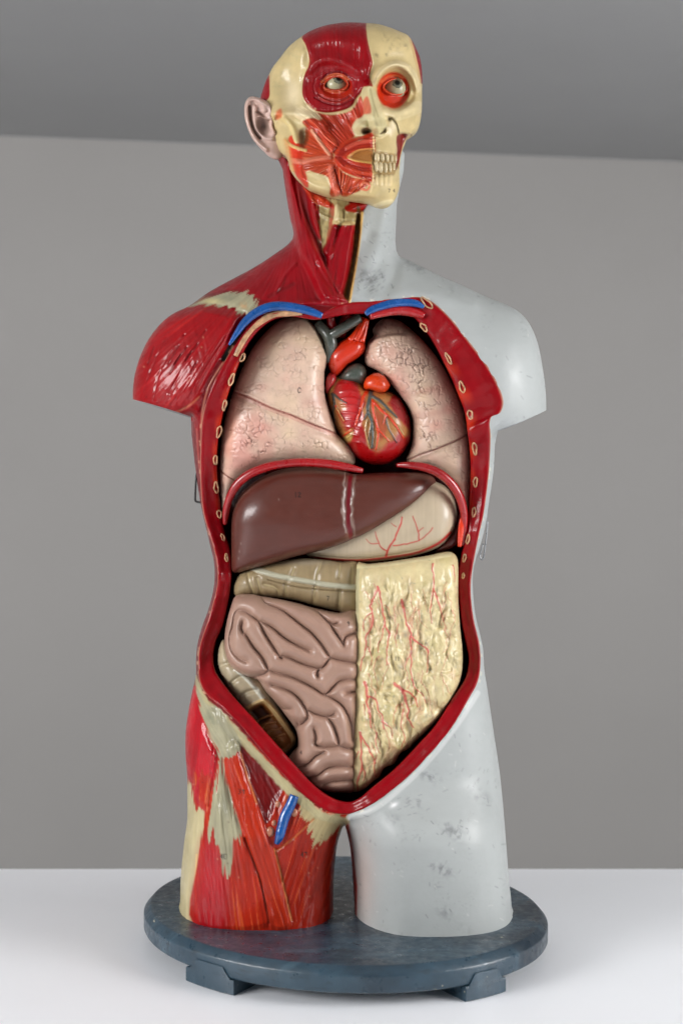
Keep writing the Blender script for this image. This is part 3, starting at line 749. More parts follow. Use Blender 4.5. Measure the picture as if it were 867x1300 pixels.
tube('hook', [(612,676,6),(616,663,8),(618.5,667,8),(613.5,708,8),(609,706,8),(613,690,8)], 0.9, M_steel, torso, n=3)

# ---- head
head_poly = [(463,29),(480,30.5),(494,34.5),(508,40),(519,46),(529,63),(534,78),(536,98),(535.5,115),(535.5,131),(535,142),(533.5,153),(530.5,163),(526,169),(518,172),
 (513.6,182),(510,192),(508,203),(507,217),(507,231),(506.5,240),(503,250),(498,258),(491,263.5),(482,264.5),(474,262),(468,259),(455,256.5),(434,253.5),(418,250),(404,246),(392,241),(382,233),(374,224),(368,214),(364,200),(352,190),(338,160),(332,140),
 (331,125),(333.4,115.5),(338,102),(341.5,94.7),(346.5,85),(355,74),(364.5,61.5),(374,52.5),(382.5,46.5),(393.6,39.4),(410,33),(425,30),(440,28.3)]
hd = Sheet(head_poly, 0.75, BONE)
X, Y = hd.X, hd.Y
r = hd.R
hm = 66 * sstep(150, 262, Y) + 34 * sstep(110, 30, Y) + 8
hh = 72 * np.tanh(r / 62)
hd.D = hm + hh * (1 - 0.25 * sstep(200, 262, Y))
hd.M = hm
hd.B = hm - 100 * np.tanh(r / 80) * (1 - 0.5 * sstep(190, 240, Y))
hd.bump(476, 140, 46, 90, 20)
hd.bump(487, 235, 26, 22, 8)
hd.C *= 1 + 0.08 * fbm(X / 12, Y / 12, 2, 4)[..., None]
for (x, y) in ((495,50),(500,58),(506,52),(488,48),(490,68),(500,72),(508,62),(478,70),(515,60),(497,65)):
    hd.blot(x, y, 5, 3, (92, 84, 62), .6, 80, seed=x)
for (x, y, rx, ry, a) in ((372,70,14,10,.35),(362,95,10,16,.3),(352,110,7,10,.35),(400,100,10,10,.2)): hd.blot(x, y, rx, ry, (150,146,110), a, seed=x)
# temple, cheek bone
hd.blot(372, 120, 12, 22, (218,204,176), .5)
hd.bump(366, 112, 16, 30, -9); hd.stroke([(384,66),(381,90),(380,112),(384,132)], 7, None, h=4)
hd.stroke([(348,146),(365,143),(385,146),(400,152),(412,158)], 7, None, h=9)
hd.paint([(331,125),(333,113),(338,101),(341.5,94),(342.5,112),(342,123),(337,128)], (140,8,20), soft=.7)
hd.paint([(519,44),(530,62),(537,80),(538,106),(532,102),(529,86),(524,66)], (128,10,22), soft=.7)
hd.stroke([(520,48),(526,68),(531,90),(533,104)], 1.2, (190,160,110), h=1)
# frontalis and orbicularis on the muscle side
fr = [(383.5,47),(393,36),(410,28),(430,24),(455,23),(464,25),(465,37),(466.5,50),(470,66),(473,80),(471,88),(469.5,98),(473,109),(468,112),(462,110),(458,118),(452,125),(446,135),(432,141),(413,143),(397,139),(388.5,130),(384,120),(384,107),(387,94),(391.5,84),(392.5,73),(388,57)]
hd.muscle(fr, (132, 0, 10), ang=88, seed=60, soft=.8, dh=4, ew=4, amp=.35, con=.14, fl=30)
hd.stroke([(393,88),(404,78),(420,75),(438,80),(455,90)], 7, None, h=6); hd.stroke([(400,62),(420,58),(450,64)], 6, None, h=-2)
for k, (a, b) in enumerate(((27, 21),)):
    hd.stroke([(425 + a * math.cos(t), 110 + b * math.sin(t)) for t in np.linspace(0.2, 2 * math.pi * .93, 30)], 1.5, (96, 0, 10), h=-0.7, alpha=.15, n=1)
    hd.stroke([(425 + (a - 1.8) * math.cos(t), 110 + (b - 1.8) * math.sin(t)) for t in np.linspace(1.9, 4.2, 30)], 1.2, None, h=0.7, n=1)
def socket(cx, cy, rx, ry, col, deep, ap, tilt):
    t = math.radians(tilt); dx = X - cx; dy = Y - cy
    a = (dx * math.cos(t) + dy * math.sin(t)) / rx; b = (-dx * math.sin(t) + dy * math.cos(t)) / ry
    q = np.sqrt(a * a + b * b); m = sstep(1.08, 0.92, q)[..., None]
    hd.C = hd.C * (1 - m) + lin(col) * (1 + .15 * fbm(X / 3, Y / 9, int(cx), 3)[..., None]) * m
    hd.D -= deep * sstep(1.12, 0.70, q)
    w, am, d = hd.mask(ap, .6)
    A = np.full(X.shape, -99.0); A[w] = d
    lid = np.exp(-((A + 2.4) / 1.7) ** 2)
    lid[A == -99] = 0
    hd.D += lid * 4.5
    lc = (lid * .32)[..., None]; hd.C = hd.C * (1 - lc) + lin((190, 92, 50)) * lc
    l2 = np.exp(-((A + 6.5) / 1.5) ** 2); l2[A == -99] = 0
    hd.D -= l2 * 1.5
    hd.D -= 11 * sstep(-0.8, 0.6, A)
L_EYE = [(413.5,109),(418,103.5),(424,100.3),(431,99.8),(436,102.5),(439.5,107),(436,110.5),(429,112.3),(420,111.8)]
R_EYE = [(488.5,111),(492,106.5),(498,103.2),(505,102.5),(510,105.5),(514,112),(509.5,116.5),(502,118),(494,115.8)]
hd.stroke([(478,104),(486,91),(500,83),(514,86),(524,98),(529,112)], 6, (214,198,160), h=9, alpha=.4)
hd.stroke([(476,108),(482,90),(500,80),(518,84)], 3, None, h=2)
hd.paint([(476,112),(480,98),(492,88),(506,85),(520,94),(528,110),(527,124),(518,134),(505,140),(490,138),(480,128)], (176,150,98), soft=3, alpha=.8, dh=-6, ew=5)
hd.paint([(476,112),(474,130),(482,136),(486,130),(480,118)], (190,172,124), soft=2)
eyeL = hd.at(427., 108.); eyeR = hd.at(501., 110.)
socket(427, 108.5, 20, 15, (160, 26, 10), 6, L_EYE, 4)
socket(499, 114.5, 20.5, 23, (186, 44, 14), 12, R_EYE, 8)
hd.stroke([(409,104),(416,97.5),(425,94.5),(434,95.5),(442,101)], 1.6, (196,104,60), h=1.8, alpha=.6); hd.stroke([(408,101),(416,94),(426,91),(436,92),(444,98)], 1.2, (70,0,6), h=-1.6, alpha=.6)
hd.stroke([(413,114),(422,117),(432,117),(440,113)], 1.3, (200,100,60), h=1.5, alpha=.55); hd.paint([(404,112),(414,118),(430,120),(445,114),(448,122),(436,130),(418,130),(406,124)], (170,38,14), soft=3, alpha=.6)
hd.stroke([(484,104),(492,98),(502,96),(511,99)], 1.5, (204,110,66), h=1.6, alpha=.6)
for q in ([(404,120),(415,126),(430,128),(444,122)],[(400,124),(414,131),(432,133),(448,125)]): hd.stroke(q, 1.2, (90,4,10), h=-1.5, alpha=.5)
# nose
nose = [(462,111),(472,110),(479,122),(484,138),(489,150),(491,160),(488,168),(482,172),(477,170),(473,169),(468,172.5),(460,174),(452,172.5),(448,166),(448,158),(453,151),(461,145),(459,130),(459,118)]
hd.paint(nose, (190,178,134), soft=1.0, edge=1.0)
hd.stroke([(468,112),(472,128),(476,145),(479,160)], 8, None, h=20); hd.stroke([(472,148),(478,160)], 10, None, h=12)
hd.bump(461, 160, 10, 8, 20); hd.stroke([(467,150),(468,158),(470,168)], 2.2, None, h=-3); hd.bump(479, 164, 8, 7, 9); hd.stroke([(449,160),(455,153),(463,149),(471,150)], 4, (206,196,154), h=3, alpha=.7)
hd.paint([(459,164),(466,162),(472,166),(468,170),(460,170)], (60,46,26), soft=1.5, alpha=.85); hd.bump(466, 167, 4.5, 3, -11)
hd.paint([(486,166),(490,161),(491,165),(486,170),(482,170)], (70,50,26), soft=1, alpha=.9); hd.bump(487, 166, 3, 3.5, -8); hd.stroke([(478,171),(483,173),(489,169),(492,161)], 1.4, (200,184,140), h=2)
hd.muscle([(461,128),(466,122),(470,132),(471,143),(463,145),(457,146),(458,138)], (190,70,50), ang=105, seed=63, alpha=.8, amp=.6)
hd.stroke([(470,112),(474,130),(480,148)], 1.0, (140,124,84), h=-1, alpha=.5)
# cheek muscles
hd.muscle([(400,143),(420,146),(446,140),(458,122),(461,146),(452,152),(447,162),(450,173),(442,178),(432,186),(424,196),(418,182),(404,162),(388,152)], (170,48,26), fan=(492, 240, 110), seed=64, amp=1.9, con=.34, fw=2.2, light=(212,140,116), fl=25)
hd.muscle([(390,160),(402,164),(416,180),(424,200),(430,240),(424,250),(418,246),(417,226),(398,219),(386,216),(383,196),(386,176)], (178,62,30), fan=(436, 204, 60), seed=65, amp=1.8, con=.34, fw=2.2, light=(214,150,110), fl=22)
hd.muscle([(366,176),(376,172),(386,186),(384,205),(388,232),(378,226),(372,214),(368,200)], (190,48,24), ang=86, seed=66, amp=.9, dh=4, con=.2)
hd.muscle([(376,138),(390,134),(402,142),(408,150),(396,160),(384,156),(375,150)], (214,196,156), ang=36, seed=67, amp=1.1, rag=3, soft=2.5, con=.25, fw=1.8)
hd.muscle([(384,154),(400,150),(416,164),(428,182),(420,194),(408,176),(392,164)], (172,50,26), ang=48, seed=68, dh=4, ew=4, amp=1.9, con=.36, light=(214,130,100), fl=25, fw=1.9)
hd.stroke([(396,166),(406,180),(418,196)], 2.2, (214,150,120), h=3.5); hd.stroke([(372,204),(386,206),(400,202),(418,200)], 3.4, (206,110,84), h=4.5, taper=.2)
hd.stroke([(364,180),(372,186),(388,191)], 2, (206,170,110), h=3); hd.paint([(376,150),(384,160),(388,172),(384,182),(377,178),(372,160)], (204,188,140), soft=1.5); hd.stroke([(360,150),(370,160),(377,178)], 4, (206,186,132), h=5)
hd.paint([(380,166),(390,162),(392,176),(386,188),(380,184)], (96,52,24), soft=2, alpha=.7); hd.bump(386, 174, 5, 9, -8)
hd.paint([(351,142),(357,138),(358,148),(350,152)], (196,80,40), soft=2, alpha=.8); hd.bump(352, 150, 4, 5, -5)
for k in range(9): hd.bump(363 + k * 0.9, 178 + k * 4.8, 3.2, 2.6, 2.4); hd.blot(363 + k * 0.9, 178 + k * 4.8, 3.4, 2.6, (202,150,92), .9)
hd.muscle([(391,217),(400,220),(417,227),(417,248),(404,244),(391,238),(386,228)], BONE, ang=20, seed=69, amp=.3, con=.08)
hd.muscle([(386,214),(392,236),(386,236),(379,222)], (190,60,36), ang=70, seed=75, amp=.8, light=(214,150,120))
# around the mouth
mo = [(424,200),(430,186),(442,177),(458,173),(475,172),(475,228),(466,228),(450,224),(436,218),(427,210)]
hd.muscle(mo, (174,48,24), fan=(456, 200, 40), seed=70, amp=.5, con=.2, dh=7, ew=7)
for k, sc_ in enumerate((1.0, .84, .68, .54)):
    for off_ in (0.0,):
        up = [(475, 199 - 24 * sc_), (458, 199 - 22 * sc_), (442 - 5 * (sc_ - .6), 199 - 15 * sc_), (434 - 14 * (sc_ - .5), 199)]
        dn = [(434 - 14 * (sc_ - .5), 200), (444 - 5 * (sc_ - .6), 200 + 14 * sc_), (458, 200 + 23 * sc_), (475, 200 + 26 * sc_)]
        hd.stroke(up, 1.3, (132,18,12), h=-1.8, alpha=.55); hd.stroke(dn, 1.3, (132,18,12), h=-1.8, alpha=.55)
hd.stroke([(440,188),(455,181),(474,178)], 2.5, (206,90,70), h=2.5, alpha=.6); hd.stroke([(440,212),(455,219),(474,220)], 2.5, (200,70,40), h=2.5, alpha=.6)
hd.paint([(442,199),(450,193),(462,190),(475,190),(475,207),(462,206),(450,202)], (158,104,52), soft=1, dh=-6, ew=3); hd.stroke([(442,200),(452,204),(475,207)], 1.2, (206,160,90), h=2); hd.stroke([(442,199),(455,191),(475,189)], 1.2, (200,140,80), h=1)
hd.muscle([(424,206),(436,219),(452,226),(470,228),(464,238),(448,246),(436,250),(428,240)], (176,58,28), fan=(430, 262, 60), seed=71, amp=1.9, con=.36, light=(214,140,90), fl=18, fw=2)
hd.stroke([(420,212),(422,230),(428,246)], 3.4, (206,100,76), h=3.5); hd.stroke([(425,215),(430,232),(434,246)], 1.0, (120,20,10), h=-2)
hd.bump(464, 236, 6, 6, 4); hd.stroke([(458,236),(463,232),(469,235),(466,241),(460,240)], 1.4, (206,110,80), h=1.5)
# seam of the face, skull side
hd.stroke([(474,174),(474.5,195),(474,215),(473,232),(470,244)], 1.0, (214,190,140), h=1.0)
hd.paint([(505,171),(518,171),(513,184),(509,196),(506,208),(502,216),(501,205),(504,192),(503,180)], (116,24,10), soft=1.0); hd.stroke([(511,173),(507,190),(503,210)], 4, None, h=-16)
hd.stroke([(521,170),(514,184),(510,200),(508,215)], 2.2, (206,180,126), h=7)
hd.stroke([(488,142),(500,146),(516,142),(530,136)], 8, (208,192,150), h=8, alpha=.5); hd.stroke([(504,152),(508,166),(520,168),(531,160)], 4, None, h=5); hd.stroke([(497,150),(503,158),(506,170)], 1.2, (110,92,54), h=-3, alpha=.8)
hd.bump(497, 162, 7, 12, 5); hd.blot(498, 162, 5, 9, (220,206,176), .5); hd.bump(494, 151, 2.5, 2.5, -6); hd.blot(494, 151, 2.5, 2.5, (80,66,40), .8)
hd.stroke([(476,178),(480,186),(478,194)], 3, None, h=2); hd.bump(489, 185, 12, 10, 3); hd.stroke([(484,210),(484,222)], 2, None, h=1)
hd.paint([(474,194),(490,194),(503,196),(503,204),(501,221),(490,223),(474,222)], (160,134,88), soft=1.2, dh=-2.2, ew=2)
for x in (478,484,490,496): hd.stroke([(x, 224), (x - .5, 234)], 2.3, (206,184,136), h=1.8)
hd.write('7', 493, 240, 4, wd=.4); hd.write('4', 499, 240, 4, wd=.4)
hd.stroke([(476,262),(486,258),(497,256)], 3, (220,206,164), h=2, alpha=.6)
hd.stroke([(384,228),(400,238),(425,243),(450,247),(474,250)], 6, None, h=5)
hd.blot(450, 250, 30, 3, (150,110,60), .35)
head = hd.build('head', M_head, torso)
tag(head, None)
def eye(cx, cy, d, gx, gy, r=13.8):
    g = np.array([gx, gy, 1.0]); g /= np.linalg.norm(g)
    def cf(v):
        dt = float(np.dot(v, g))
        if dt > .972: return lin((8, 9, 9))
        if dt > .962: return lin((70, 74, 60))
        if dt > .905: return lin((110, 112, 94))
        if dt > .885: return lin((60, 58, 46))
        return lin((166, 160, 128))
    return blob('eyeball', cx, cy, d, r, r, r, M_eye, head, colf=cf, nu=64, nv=48)
eye(427.5, 108, float(eyeL) - 15.5, .20, .30); eye(501, 112.5, float(eyeR) - 20.0, .22, .26)
def tooth(x, y, w, hgt):
    blob('tooth', x, y, float(hd.at(float(x), float(y))) + 1.6, w, hgt, 3.6, M_tooth, head, power=2.8, nu=16, nv=10)
for x, y, w, hgt in ((478.5,200.5,3.2,5.2),(485,200.5,2.9,5),(491,201,2.8,4.8),(496.5,201.5,2.5,4.6),(501.5,202.5,2.2,4.2)): tooth(x, y, w, hgt)
for x, y, w, hgt in ((477.5,212,2.7,6.4),(483.2,213,2.7,6.6),(489,213.5,2.7,6.4),(494.5,213,2.6,6),(499.3,212,2.1,5.4)): tooth(x, y, w, hgt)
# ear
ear_poly = [(318,122.5),(312,129),(310.3,138),(311,150.5),(315,164),(320,175),(327,184),(334,191),(341,198),(348,202),(355,201.5),(359.5,196),(359,186),(355,175),(350,168),(347,160),(348,151),(347,141),(343,132),(336,127),(328,123.5)]
er = Sheet(ear_poly, 0.7, (196,166,154), pad=3)
er.M += 34; er.D = 34 + 9 * np.tanh(er.R / 6); er.B = 34 - 8 * np.tanh(er.R / 6)
er.C *= 1 + .06 * fbm(er.X / 6, er.Y / 6, 4, 3)[..., None]
er.stroke([(336,140),(333,132),(325,126),(316,128),(313,138),(314,152),(319,167),(327,180),(338,190)], 3.2, None, h=6)
er.stroke([(340,150),(344,142),(340,134),(330,128)], 3.5, (204,176,166), h=6)
er.stroke([(317,136),(318,150),(322,164),(330,175)], 2.4, (112,84,66), h=-6, alpha=.7)
er.stroke([(323,136),(323,152),(327,166),(336,175),(345,176)], 2.6, (204,176,164), h=5)
er.paint([(326,152),(334,149),(341,154),(343,162),(340,170),(332,171),(326,164)], (128,104,92), soft=2.5, alpha=.75); er.bump(334, 160, 7, 9, -9)
er.stroke([(326,142),(333,146),(342,154)], 1.8, (130,100,84), h=-3, alpha=.6); er.stroke([(325,149),(332,148),(341,152)], 1.6, None, h=3)
er.bump(345, 188, 8, 8, 4); er.bump(347, 168, 4, 5, 5); er.stroke([(345,150),(345,160),(349,168)], 3, (204,172,158), h=5)
er.blot(356, 197, 4, 6, (96,64,46), .6)
er.build('ear', M_bowel, head)

# ------------------------------------------------------------------ organs
def organ(poly, step, col, base, height, k, tilt=None, **kw):
    s = Sheet(poly, step, col, **kw)
    s.D = base + height * np.tanh(s.R / k); s.B = base - 0.55 * height * np.tanh(s.R / k); s.M = s.X * 0 + base
    if tilt is not None:
        g = tilt(s.X, s.Y); s.D = s.D + g; s.B = s.B + g; s.M = s.M + g
    return s
LG = 'lungs in the open chest'
def lung_texture(s, seed, cell, patches):
    X, Y = s.X, s.Y
    wx = X + 5 * fbm(X / 14, Y / 14, seed, 3); wy = Y + 5 * fbm(X / 14, Y / 14, seed + 2, 3)
    c1 = crackle(wx / cell, wy / cell, seed); c2 = crackle(wx / (cell * .6) + 7, wy / (cell * .6), seed + 3)
    m = np.full(X.shape, .5)
    for (x, y, rx, ry, a) in patches: m = np.maximum(m, a * np.exp(-((X - x) / rx) ** 2 - ((Y - y) / ry) ** 2))
    br = sstep(-.35, .45, fbm(X / 9, Y / 9, seed + 11, 3))
    m = m * br
    l1 = np.exp(-(c1 / .09) ** 2) * m; l2 = np.exp(-(c2 / .12) ** 2) * m * sstep(-.1, .5, fbm(X / 16, Y / 16, seed + 14, 2))
    s.D -= 2.0 * l1 + 1.3 * l2; s.D += 2.0 * m * np.clip(c1, 0, .5)
    s.C *= (1 - .30 * l1 - .24 * l2)[..., None]
    n1 = fbm(X / 40, Y / 40, seed + 20, 3)[..., None]; n2 = fbm(X / 7, Y / 7, seed + 24, 4)[..., None]
    pk = lin((196,138,122)) / lin((204,172,150)); yl = lin((212,186,150)) / lin((204,172,150))
    a = np.clip(n1 * 1.6, 0, .9); b = np.clip(-n1, 0, .7)
    s.C = s.C * (1 - a) + s.C * pk * a; s.C = s.C * (1 - b) + s.C * yl * b
    s.C *= 1 + .09 * n2
    dk = sstep(.1, .6, fbm(X / 3.2, Y / 3.2, seed + 30, 3)) * sstep(.0, .5, fbm(X / 20, Y / 20, seed + 33, 2))
    s.C *= (1 - .16 * dk)[..., None]
lungA = [(451,585),(449,576),(443,566),(436,559),(427,549),(424,538),(419,523),(415,510),(412,497),(412,480),(412.5,470),(416,457),(415,446),(410,432),(404,419),(396,410),(386,403.5),(372,402),(358,405),(346,413),(334,425),(322,440),(311,460),(301,483),(294,503),
         (287,527),(282.5,548),(280,572),(279.5,597),(280.5,625),(283,655),(287,652),(290.5,632),(298,613),(312,600),(332,592),(354,588),(378,586),(400,587),(429,590),(447,590)]
s = organ(lungA, 0.9, (206,176,156), 18, 56, 36)
lung_texture(s, 5, 7.5, [(375,440,34,28,.9),(330,470,22,22,.5),(345,480,26,14,.7),(325,565,28,24,1.5),(345,530,40,14,.7),(400,565,34,14,.8),(400,520,20,18,.4),(350,440,22,18,.6)])
fl = [(294,496),(315,504),(345,518),(370,527),(400,540),(428,551)]
s.stroke([(x, y + 5) for x, y in fl], 4.5, None, h=-3.5); s.stroke(fl, 1.1, (150,84,76), h=-3.2, alpha=.85); s.stroke([(x, y - 3) for x, y in fl], 2.2, None, h=1.2)
s.stroke([(x, y + 2.5) for x, y in fl], 2.5, (190,128,116), alpha=.5)
s.stroke([(278,596),(288,604),(298,610)], .9, (140,90,76), h=-2.5); s.stroke([(413,450),(412,480),(418,518),(427,548)], 2.2, None, h=1.2)
s.blot(300,520,14,30,(204,130,110),.3); s.blot(292,545,7,40,(208,130,96),.35)
s.write('c', 378, 492, 7.5, (50,38,36), .55)
tag(s.build('lung', M_lung), 'pinkish beige lung marked c on the red muscle side, with a long diagonal fissure', 'lung', LG)
# the white-skin side lung with its upper lobe set back and painted darker
lungB = [(468,433),(464,445),(463,458),(467,465),(477,469.5),(488,477),(497,488),(508,502),(517,515),(522,527),(524.5,541),(523,563),(519,575),(516,582),(518,588),(530,589),(545,590),(560,596),(573,606),(582,620),(588,638),(590,662),(593,655),(595,628),(597,602),(596,572),(593.5,549),(589,526),(581,503),
         (569,478),(558,459),(542,438),(524,420),(508,408),(494,404),(482,407),(473,418),(474,426)]
s = organ(lungB, 0.9, (202,172,152), 16, 54, 34)
lung_texture(s, 17, 7.0, [(520,455,30,34,1.1),(535,490,24,22,.8),(490,450,18,18,.6),(540,560,26,20,1.2),(565,530,18,20,.7),(560,595,20,12,.5)])
def squiggle(s, x, y, n_, L, seed, col=(116,80,74), ang0=1.3):
    r_ = np.random.RandomState(seed)
    for k in range(n_):
        px, py = x + r_.randn() * L, y + r_.randn() * L * 1.3; a = ang0 + r_.randn() * .7; P = [(px, py)]
        for j in range(r_.randint(3, 7)):
            a += r_.randn() * .8; px += math.cos(a) * 2.8; py += math.sin(a) * 2.8; P.append((px, py))
        s.stroke(P, .5, col, h=-1.0, alpha=.5, soft=.5, n=3)
squiggle(s, 522, 462, 20, 12, 3); squiggle(s, 508, 442, 5, 9, 4); squiggle(s, 535, 500, 8, 10, 6); squiggle(s, 545, 552, 7, 9, 5)
s.stroke([(594,551),(577,560),(554,570),(532,578),(517,584)], 1.2, (140,88,78), h=-3.2, alpha=.8); s.stroke([(594,556),(577,565),(554,575),(532,583)], 4, None, h=-2)
s.stroke([(468,434),(480,428),(498,424),(515,424)], 1.2, (120,84,76), h=-2, alpha=.5)
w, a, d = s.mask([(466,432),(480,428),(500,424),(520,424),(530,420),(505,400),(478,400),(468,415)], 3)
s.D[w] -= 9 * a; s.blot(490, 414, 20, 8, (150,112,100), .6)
s.blot(545,495,26,5,(176,104,88),.4,-12); s.blot(548,525,26,6,(176,108,96),.35,-10)
s.stroke([(467,466),(488,478),(508,503),(521,528),(524,548)], 2, None, h=1.3)
tag(s.build('lung', M_lung), 'pinkish beige lung with squiggly veining on the white skin side, wrapping the heart', 'lung', LG)

# heart
heart = thing('heart', 'glossy red and orange heart with grey green vessels between the two lungs', 'heart')
hp = [(415,505),(416,492),(422,482),(430,477),(441,475),(451,478),(458,486),(463,492),(476,494),(490,495),(503,501),(513,514),(519,528),(522,541),(521,557),(515,570),(505,581),(491,588.5),(476,590.5),(461,586),(450,579),(442,568),(433,556),(425,541),(419,522)]
s = organ(hp, 0.8, (166,4,10), 6, 62, 30)
s.C *= 1 + .12 * fbm(s.X / 12, s.Y / 12, 6, 3)[..., None]
s.paint([(424,500),(432,480),(442,477),(454,483),(458,496),(452,514),(448,530),(438,522),(428,508)], (184,28,30), soft=3)
s.stroke([(418,500),(424,485),(434,477.5),(447,477),(457,486),(461,500)], 3.2, (196,170,96), soft=2.5, h=1.2, alpha=.85)
s.paint([(416,500),(424,502),(434,510),(438,520),(430,524),(434,536),(437,552),(428,545),(419,524)], (176,128,72), soft=4, rag=4, seed=3, alpha=.8)
s.paint([(466,498),(480,496),(500,500),(496,512),(508,530),(518,546),(514,556),(506,548),(500,560),(492,562),(486,570),(478,574),(470,566),(464,552),(461,535),(462,515)], (176,128,70), soft=4, rag=6, seed=5, alpha=.85)
s.paint([(431,553),(440,548),(448,543),(447,556),(440,562)], (186,154,84), soft=2, rag=2, seed=8)
s.paint([(498,505),(508,512),(516,530),(519,545),(508,532),(497,518)], (150,12,28), soft=2.5)
s.paint([(476,520),(486,528),(490,544),(484,560),(477,540)], (168,60,44), soft=3, alpha=.7, rag=2)
s.stroke([(463,492),(458,510),(456,530),(450,545)], 4, (170,24,22), h=-2, alpha=.4)
for k in range(9): s.stroke([(430 + k * .4, 488 + k * 9), (446, 486 + k * 9.4), (456, 490 + k * 9)], 1.5, (140,8,12), h=.9, alpha=.25)
gv, ov = (66,76,72), (206,58,24)
for q, c, wd in (([(471,498),(468,510),(467,522),(472,536),(473,550),(472,568)], gv, 2.6), ([(467,522),(462,532)], gv, 1.4), ([(472,536),(469,552),(468,562)], gv, 1.2),
              ([(473,502),(484,510),(494,520),(504,530)], gv, 2.0), ([(488,520),(492,540),(498,552),(504,562)], gv, 1.2), ([(422,500),(424,512),(423,524),(425,534)], gv, 1.8),
              ([(424,501),(432,508),(440,512)], gv, 1.4), ([(466,496),(461,505),(459,516),(452,540)], ov, 2.2), ([(473,508),(474,524),(478,540),(480,550),(477,570)], ov, 1.8),
              ([(479,545),(487,553),(494,560)], ov, 1.4), ([(474,510),(484,520),(494,530),(502,540),(512,556)], ov, 2.0), ([(426,516),(431,526),(437,534)], ov, 1.4), ([(432,556),(440,550),(447,546)], ov, 1.6),
              ([(490,528),(487,538)], ov, 1), ([(440,556),(446,552)], (206,180,110), .8), ([(427,518),(436,534)], (214,190,120), .6), ([(505,540),(513,552)], (214,190,120), .6), ([(466,532),(464,548),(470,570)], (206,180,120), .6)):
    s.stroke(q, wd, c, h=2.2, taper=.45, prof='s', wob=.8)
s.build('ventricles', M_gloss, heart)
s = organ([(419,470),(416,458),(418,446),(426,438),(436,431),(446,427),(458,428),(464,438),(461,448),(452,456),(440,464),(432,474),(424,479)], .8, (206,46,14), 22, 32, 14, lambda X, Y: (462 - Y) * .1)
s.C *= 1 + .1 * fbm(s.X / 9, s.Y / 9, 6, 3)[..., None]; s.blot(422,474,10,8,(150,12,12),.5)
s.build('aorta', M_gloss, heart)
for q in ([(444,432,44),(452,422,44),(461,404,40)], [(452,432,44),(458,420,46),(464.5,405,44)], [(459,434,42),(463,420,42),(466,406,42)]): tube('artery_branch', q, [4, 3.2, 3], M_orange, heart, n=4)
tube('brachiocephalic_vein', [(404,411,36),(410,418,40),(417,427,42),(420,438,40),(417,458,30)], [6,6.5,7.5,8,7], M_grey, heart)
tube('brachiocephalic_vein', [(416,428,40),(430,420,46),(444,411,48),(456,403,46)], [6.5,6.5,6.5,6.2], M_grey, heart)
tube('neck_artery', [(420,402.5,38),(421,412,36),(424,424,30)], [5.2,5.5,5], M_redv, heart, n=3)
tube('neck_artery', [(440,398,20),(436,412,22),(432,428,20)], [6,6,6], M_redv, heart, n=3)
s = organ([(430,481),(438,468),(448,461.5),(458,461.5),(465,469),(465,479),(460,488),(450,486),(440,486)], .8, (72,80,72), 22, 30, 14); s.build('pulmonary_trunk', M_gloss, heart)
s = organ([(461.5,487),(466,478.5),(476,473.5),(485,475),(492,482),(495,490),(490,497),(481,498.5),(471,495),(463,494)], .8, (206,60,16), 34, 28, 12); s.build('auricle', M_gloss, heart)
s = organ([(415,478),(420,473),(427,476),(426,486),(420,494),(415,500),(413,490)], .8, (176,44,46), 24, 22, 8); s.build('atrium', M_gloss, heart)

# liver
liver_poly = [(294,717),(294,690),(294,669),(296,650),(303,632),(315,618),(332,606),(353,597),(376,593),(402,593),(427,596),(442,600),(452,602),(476,600.5),(506,600),(529,600),(545,603),(552.5,609),(551,617),(543,628),(529,640),(511,652.5),(488,666),(465,679),(449,685.5),(432,692),(408,699),(374,707),(339,718),(316,724),(300,727.5),(295,725)]
s = organ(liver_poly, .9, (84,42,33), 34, 50, 26)
s.C *= 1 + .06 * fbm(s.X / 34, s.Y / 24, 9, 3)[..., None] + .05 * fbm(s.X / 40, s.Y / 2.2, 19, 3)[..., None]
s.bump(345, 650, 50, 40, 10); s.bump(500, 628, 40, 16, 3)
s.stroke([(446,598),(443,620),(441.5,645),(443,668),(446,686)], 5, (126,92,82), h=-2.2, alpha=.45, soft=4)
s.stroke([(439,600),(436.5,625),(436,650),(439,676)], 1.0, (170,150,138), h=1.2, alpha=.45, wob=3)
s.stroke([(452,602),(448.5,625),(447,650),(449,678)], 1.0, (160,140,128), h=1, alpha=.3, wob=3)
s.stroke([(446.5,596),(443.5,620),(442,645),(443.5,668),(445,682)], 2.6, (104,10,22), h=.5, wob=1.2)
s.write('12', 374, 625, 6, (34,20,18), .6)
for (x, y) in ((354,634),(306,690),(304,700),(303,709)): s.blot(x, y, .7, 1.5, (150,130,124), .5)
tag(s.build('liver', M_liver), 'large smooth brown liver under the diaphragm, split by a dark red ligament line', 'liver')
